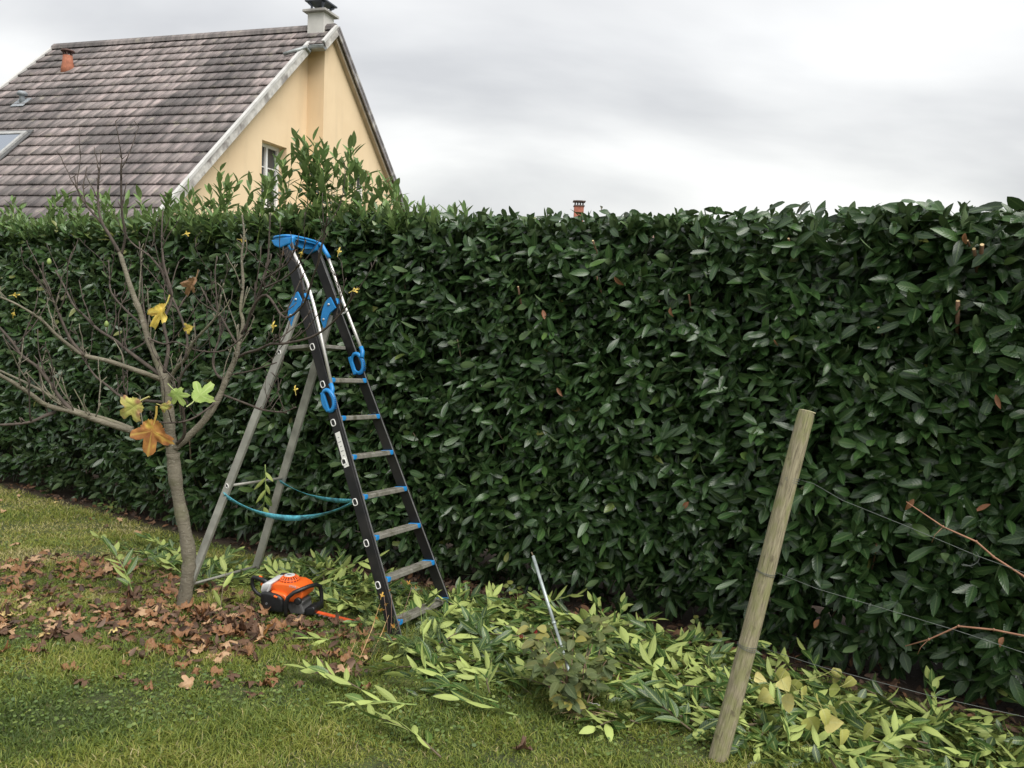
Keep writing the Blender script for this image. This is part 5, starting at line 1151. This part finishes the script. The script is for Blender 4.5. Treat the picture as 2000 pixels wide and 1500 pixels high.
    hero(430, 1195, 436, 1170, 16, 'single pale sprig standing up between the fig trunk and the trimmer', ryz=-.9, nl=3, flip=1)
    hero(640, 1255, 600, 1250, 17, 'small pale sprig on brown leaves in front of the trimmer blade', flip=.9, nl=4); hero(830, 1325, 800, 1260, 18, 'two pale leaves standing up in front of the ladder', flip=1, nl=3, ryz=-.5)
    # loose clipped leaves, too many to count
    pts = scatter(ZA, 2000)+scatter(ZB, 560)+scatter(ZC, 200)+scatter(ZD, 90); p = np.array(pts); n = len(p)
    near = np.clip(1-(footy(p[:, 0])-p[:, 1])/.7, 0, 1); O = np.stack([p[:, 0], p[:, 1], lawnz(p[:, 0], p[:, 1])+.010+rng.random(n)*(.02+.06*near)], 1); a_ = rng.random(n)*6.28
    D = np.stack([np.cos(a_), np.sin(a_), rng.normal(.1, .28, n)], 1); NN = rng.normal(0, .45, (n, 3))+np.where(rng.random(n) < .68, 1., -1.)[:, None]*np.array([0, 0, 1.])
    tagl(link('laurel_clippings', leaf_mesh('laurel_clippings', O, D, NN, rng.uniform(.05, .135, n), rng.uniform(.024, .042, n), np.clip(rng.normal(.30, .22, n), 0, 1), fold=.3, curl=rng.uniform(-.3, .45, n)), M_clip), kind='stuff')
    # a sprig caught on the rear bar of the ladder, and bits on its treads
    c0 = at(517, 915, 5.44); me, ms = sprig_geo(np.random.default_rng(31), .26, 7, .75, (.085, .12), .85)
    root = empty('hanging_laurel_sprig', c0, 'pale cut sprig hanging from the rear cross bar of the ladder', 'cut branch')
    root.rotation_euler = (R(70), R(88), R(10))
    for nm, m_ in (('foliage', me), ('stem', ms)): o = bpy.data.objects.new(nm, m_); C.objects.link(o); o.parent = root
    n = 34; O = []; 
    for i in range(7):
        for k in range(5 if i < 4 else 4):
            lx = random.uniform(-.8, .8)*(.29-.069*i*.25); v = LMAT @ Vector((lx, .012+random.uniform(-.03, .03), i*.25+.042)); O.append(tuple(v))
    v = LMAT @ Vector((.02, .0, 5*.25+.05)); O += [tuple(v)]*4
    O = np.array(O); n = len(O); a_ = rng.random(n)*6.28; D = np.stack([np.cos(a_), np.sin(a_), .05*rng.normal(0, 1, n)], 1)
    tagl(link('leaf_scraps', leaf_mesh('leaf_scraps', O, D, rng.normal(0, .25, (n, 3))+[0, 0, 1.], rng.uniform(.012, .04, n), rng.uniform(.006, .014, n), rng.random(n)*.6+.4, fold=.2, curl=.2), M_clip), kind='stuff')
LMAT = Matrix.Translation((-0.47683974, 4.80426697, -1.85726478+1.56)) @ Matrix(((0.42121169, -0.82401923, -0.3789103), (0.90426708, 0.34936952, 0.24544242), (-0.06986956, -0.44601933, 0.89229199))).to_4x4()
clippings()

# ------------------------------------------------------------------ plants growing in front of the hedge
def plants():
    # raspberry
    b0 = gpt(1128, 1402); root = empty('raspberry_plant', b0, 'straggly raspberry plant with dull green and yellowish leaves growing round the metal rod', 'plant')
    M_rl = leaf_material('raspberry leaf', [(0, (.055, .085, .024)), (.6, (.10, .125, .036)), (.88, (.17, .16, .045)), (1, (.30, .27, .06))], (.26, .30, .16), (.20, .24, .10), rough=.6, trans=.2, vein=.4)
    M_st = simple('raspberry cane', (.17, .10, .07), .8); M_be = simple('red raspberry', (.45, .02, .03), .4)
    O, D, NN = [], [], []; tt5 = np.array([0, .10, .25, .42, .60, .78, .9, 1.]); ww5 = np.array([.12, .72, 1, .96, .86, .55, .32, .04])
    def W(px, py, dy=0.): return at(px, py, b0.y+dy)-b0
    tops = [(1010, 1225, .35), (1050, 1250, .2), (1075, 1230, .30), (1120, 1235, .3), (1160, 1215, .45), (1175, 1250, .3), (1185, 1290, .15), (1145, 1300, .05), (1100, 1280, 0.), (1060, 1300, .05), (1095, 1330, -.05), (1140, 1320, -.05), (1105, 1370, -.05), (1175, 1215, .4), (1040, 1225, .35)]
    for px, py, dy in tops:
        tp = W(px, py, dy); ba = Vector((random.gauss(0, .03), random.gauss(.03, .03), 0)); md = ba.lerp(tp, .55)+Vector((0, 0, .06)); pts = [ba*(1-t)**2+md*2*t*(1-t)+tp*t*t for t in np.linspace(0, 1, 9)]
        MB().tube(pts, [.0032-.0018*k/8 for k in range(9)], 6).build('cane', M_st, root)
        for k in range(5):
            p = pts[random.randint(3, 8)] if k else pts[-1]; ang = random.random()*6.28
            for j in (-1, 0, 1): 
                aa = ang+j*1.15; O.append(tuple(p+Vector((math.cos(aa), math.sin(aa), 0))*.018)); D.append((math.cos(aa), math.sin(aa), random.gauss(-.15, .35))); NN.append((random.gauss(0, .35), random.gauss(-.35, .35), 1))
    n = len(O); me = leaf_mesh('foliage', np.array(O), np.array(D), np.array(NN), rng.uniform(.045, .085, n), rng.uniform(.034, .058, n), np.clip(rng.normal(.5, .28, n), 0, 1), fold=.25, curl=rng.uniform(0, .4, n), tt=tt5, ww=ww5)
    link('foliage', me, M_rl, root)
    for px, py, dy in ((1018, 1243, .33), (1046, 1234, .3), (1024, 1262, .25)):
        c_ = W(px, py, dy); mb = MB()
        for k in range(14): a_ = k*2.4; z_ = (k/13-.5)*.016; r_ = .0075*math.sqrt(max(.15, 1-(z_/.011)**2)); mb.lathe([(.0005, -.0032), (.0028, -.001), (.0030, .001), (.0005, .0032)], c_+Vector((math.cos(a_)*r_, math.sin(a_)*r_, z_)), 6)
        mb.build('berry', M_be, root)
    mb = MB()   # dry stalks and a loop of pale string at the foot
    for k in range(26):
        a_ = random.random()*6.28; mb.tube([Vector((random.gauss(0, .05), random.gauss(0, .04), 0)), Vector((math.cos(a_)*.06, math.sin(a_)*.05, .05)), Vector((math.cos(a_)*.14, math.sin(a_)*.12, random.uniform(.0, .07)))], .0011, 4)
    mb.build('dry_stalks', simple('straw', (.36, .26, .14), .8), root)
    c_ = gpt(1152, 1398); mb = MB()
    for k in range(3): mb.tube([Vector((math.cos(a_)*.028*(1+k*.3), math.sin(a_)*.014, .03+math.sin(a_*1+k)*.026)) for a_ in [j*2*math.pi/18 for j in range(18)]], .0013, 5, closed=True)
    o = mb.build('garden_string', simple('white string', (.55, .55, .50), .8)); o.location = c_; tagl(o, 'small tangle of pale string on the grass at the foot of the raspberry plant', 'string')
    # yellowing bindweed trailing over the clippings
    c_ = gpt(1560, 1400); root = empty('yellowing_vine', c_, 'yellowing vine with heart shaped leaves trailing over the clippings right of the post', 'plant')
    M_v = leaf_material('yellow vine leaf', [(0, (.30, .36, .08)), (.5, (.50, .50, .13)), (1, (.68, .58, .22))], (.50, .50, .20), (.60, .60, .28), rough=.55, trans=.25, vein=.4)
    M_vs = simple('pale vine stem', (.42, .42, .15), .7); O = []
    lp = [(1630, 1296), (1662, 1316), (1540, 1330), (1555, 1322), (1590, 1362), (1600, 1385), (1625, 1380), (1640, 1425), (1605, 1410), (1490, 1330), (1560, 1345), (1575, 1400), (1530, 1300), (1470, 1315), (1700, 1420), (1500, 1350), (1545, 1375), (1650, 1365), (1615, 1340), (1520, 1320)]
    hs = [random.uniform(.10, .19) for _ in lp]
    for (px, py), h in zip(lp, hs): 
        q = gpt(px, py+h*430, 0); q.z += h; O.append(tuple(q-c_))
    for k in range(0, len(O), 2):
        pts = [Vector(O[k]), Vector(O[(k+3) % len(O)])*.5+Vector(O[k])*.5+Vector((0, 0, -.03)), Vector(O[(k+3) % len(O)])]; MB().tube([pts[0]*(1-t)**2+pts[1]*2*t*(1-t)+pts[2]*t*t for t in np.linspace(0, 1, 8)], .0013, 5).build('stem', M_vs, root)
    n = len(O); a_ = rng.random(n)*6.28; D = np.stack([np.cos(a_)*.7, np.sin(a_)*.4, -.6+rng.normal(0, .4, n)], 1); NN = np.array([0, -.9, .6])+rng.normal(0, .5, (n, 3))
    link('foliage', leaf_mesh('foliage', np.array(O), D, NN, rng.uniform(.06, .10, n), rng.uniform(.05, .085, n), rng.random(n), fold=.3, curl=rng.uniform(0, .5, n), tt=np.array([0, .02, .15, .4, .7, 1.]), ww=np.array([.1, .7, 1., .9, .5, .03])), M_v, root)
    # feathery weed round the ladder foot, with orange leaves and straw stalks
    c_ = gpt(770, 1262); root = empty('feathery_weed', c_, 'feathery dull green weed with straw stalks at the foot of the ladder', 'plant')
    M_f = simple('feathery green', (.085, .12, .035), .7, var=.45, scale=8, bump=0); V, Q = [], []
    for k in range(95):
        px = random.gauss(790, 62); py = random.uniform(1225, 1300)-abs(px-800)*.1; q = gpt(px, py)-c_; h = random.uniform(.05, .17)*(1.1 if px > 760 else .8); lean = Vector((random.gauss(.1, .4), random.gauss(0, .35), 1)); tp = q+lean*h
        for j in range(26):
            t_ = (j+1)/27; p = q.lerp(tp, t_); a_ = random.random()*6.28; l_ = .034*(1.15-t_*.6)*random.uniform(.6, 1.2); d = Vector((math.cos(a_), math.sin(a_), random.uniform(.0, .7)))*l_; wv = Vector((-math.sin(a_), math.cos(a_), .3))*.0011
            b = len(V); V += [tuple(p-wv), tuple(p+wv), tuple(p+d+wv*.6), tuple(p+d-wv*.6)]; Q.append((b, b+1, b+2, b+3))
        wv = Vector((.0014, 0, 0)); b = len(V); V += [tuple(q-wv), tuple(q+wv), tuple(tp+wv*.5), tuple(tp-wv*.5)]; Q.append((b, b+1, b+2, b+3))
    link('fronds', quads('fronds', V, Q), M_f, root)
    for (ax_, ay, bx, by) in ((742, 1180, 702, 1288), (760, 1200, 722, 1285), (700, 1235, 672, 1300)):
        q = gpt(bx, by)-c_; tp = at(ax_, ay, c_.y+.12)-c_; MB().tube([q, q.lerp(tp, .5)+Vector((.01, 0, .01)), tp], [.0028, .0024, .0012], 6).build('dry_stalk', simple('straw stalk', (.46, .30, .14), .7), root)
    root = empty('orange_leaved_seedling', gpt(757, 1268), 'small seedling with orange autumn leaves just before the near foot of the ladder', 'plant')
    c2 = root.location.copy(); M_ol = figleaf_mat('orange seedling leaf', [(.3, (.50, .30, .05)), (.6, (.45, .16, .03)), (.85, (.25, .28, .06))], (.6, .4, .1), rand=.5)
    for k, (px, py, s_) in enumerate([(745, 1165, .05), (755, 1180, .045), (742, 1190, .05), (760, 1152, .04), (770, 1225, .05), (735, 1205, .045), (765, 1245, .05), (750, 1235, .04), (800, 1140, .04), (812, 1150, .035)]):
        p = at(px, py, c2.y+.05)-c2; me = fig_leaf_mesh('leaf', s_, 2, 80+k, .3, .12, .2); o = link('leaf', me, M_ol, root); o.location = p; o.rotation_euler = (R(random.uniform(40, 110)), R(random.uniform(0, 360)), R(random.gauss(0, 20)))
    for px, py in ((750, 1165), (765, 1160), (805, 1145)):
        p = at(px, py, c2.y+.05)-c2; MB().tube([Vector((0, 0, 0)), p*.5+Vector((.01, 0, 0)), p], .0016, 5).build('stem', M_st, root)
    # weeds at the hedge foot
    M_wd = leaf_material('weed leaf', [(0, (.05, .09, .02)), (.6, (.10, .16, .035)), (1, (.26, .26, .06))], (.16, .22, .08), (.2, .25, .1), rough=.55, trans=.2, vein=.35)
    for k, (px, py, lab, r_) in enumerate([(225, 1000, 'yellow green weed growing at the hedge foot on the far left', .16), (1530, 1262, 'low leafy weed in the shade of the hedge just right of the post', .20), (1010, 1185, 'low weed with yellowing leaves under the hedge beside the rod', .16), (600, 1120, 'low weed under the hedge behind the ladder', .14), (1390, 1250, 'low leafy weed in the hedge shade left of the post', .13)]):
        q = gpt(px, py); root = empty('leafy_weed', q, lab, 'plant', 'low weeds at the hedge foot'); n = 46
        a_ = rng.random(n)*6.28; rr = rng.random(n)**.6*r_; O = np.stack([np.cos(a_)*rr, np.sin(a_)*rr*.8, .02+rng.random(n)*r_*.75], 1); D = np.stack([np.cos(a_), np.sin(a_), rng.normal(0, .4, n)], 1)
        link('foliage', leaf_mesh('foliage', O, D, np.array([0, -.6, 1.])+rng.normal(0, .4, (n, 3)), rng.uniform(.03, .06, n), rng.uniform(.025, .042, n), np.clip(rng.normal(.5, .25, n), 0, 1), fold=.2, curl=.2, tt=tt5, ww=ww5), M_wd, root)
        for j in range(5): v = Vector(O[j*7]); MB().tube([Vector((0, 0, -.01)), v*.5+Vector((0, 0, .02)), v], .0014, 5).build('stem', M_gtwig, root)
plants()
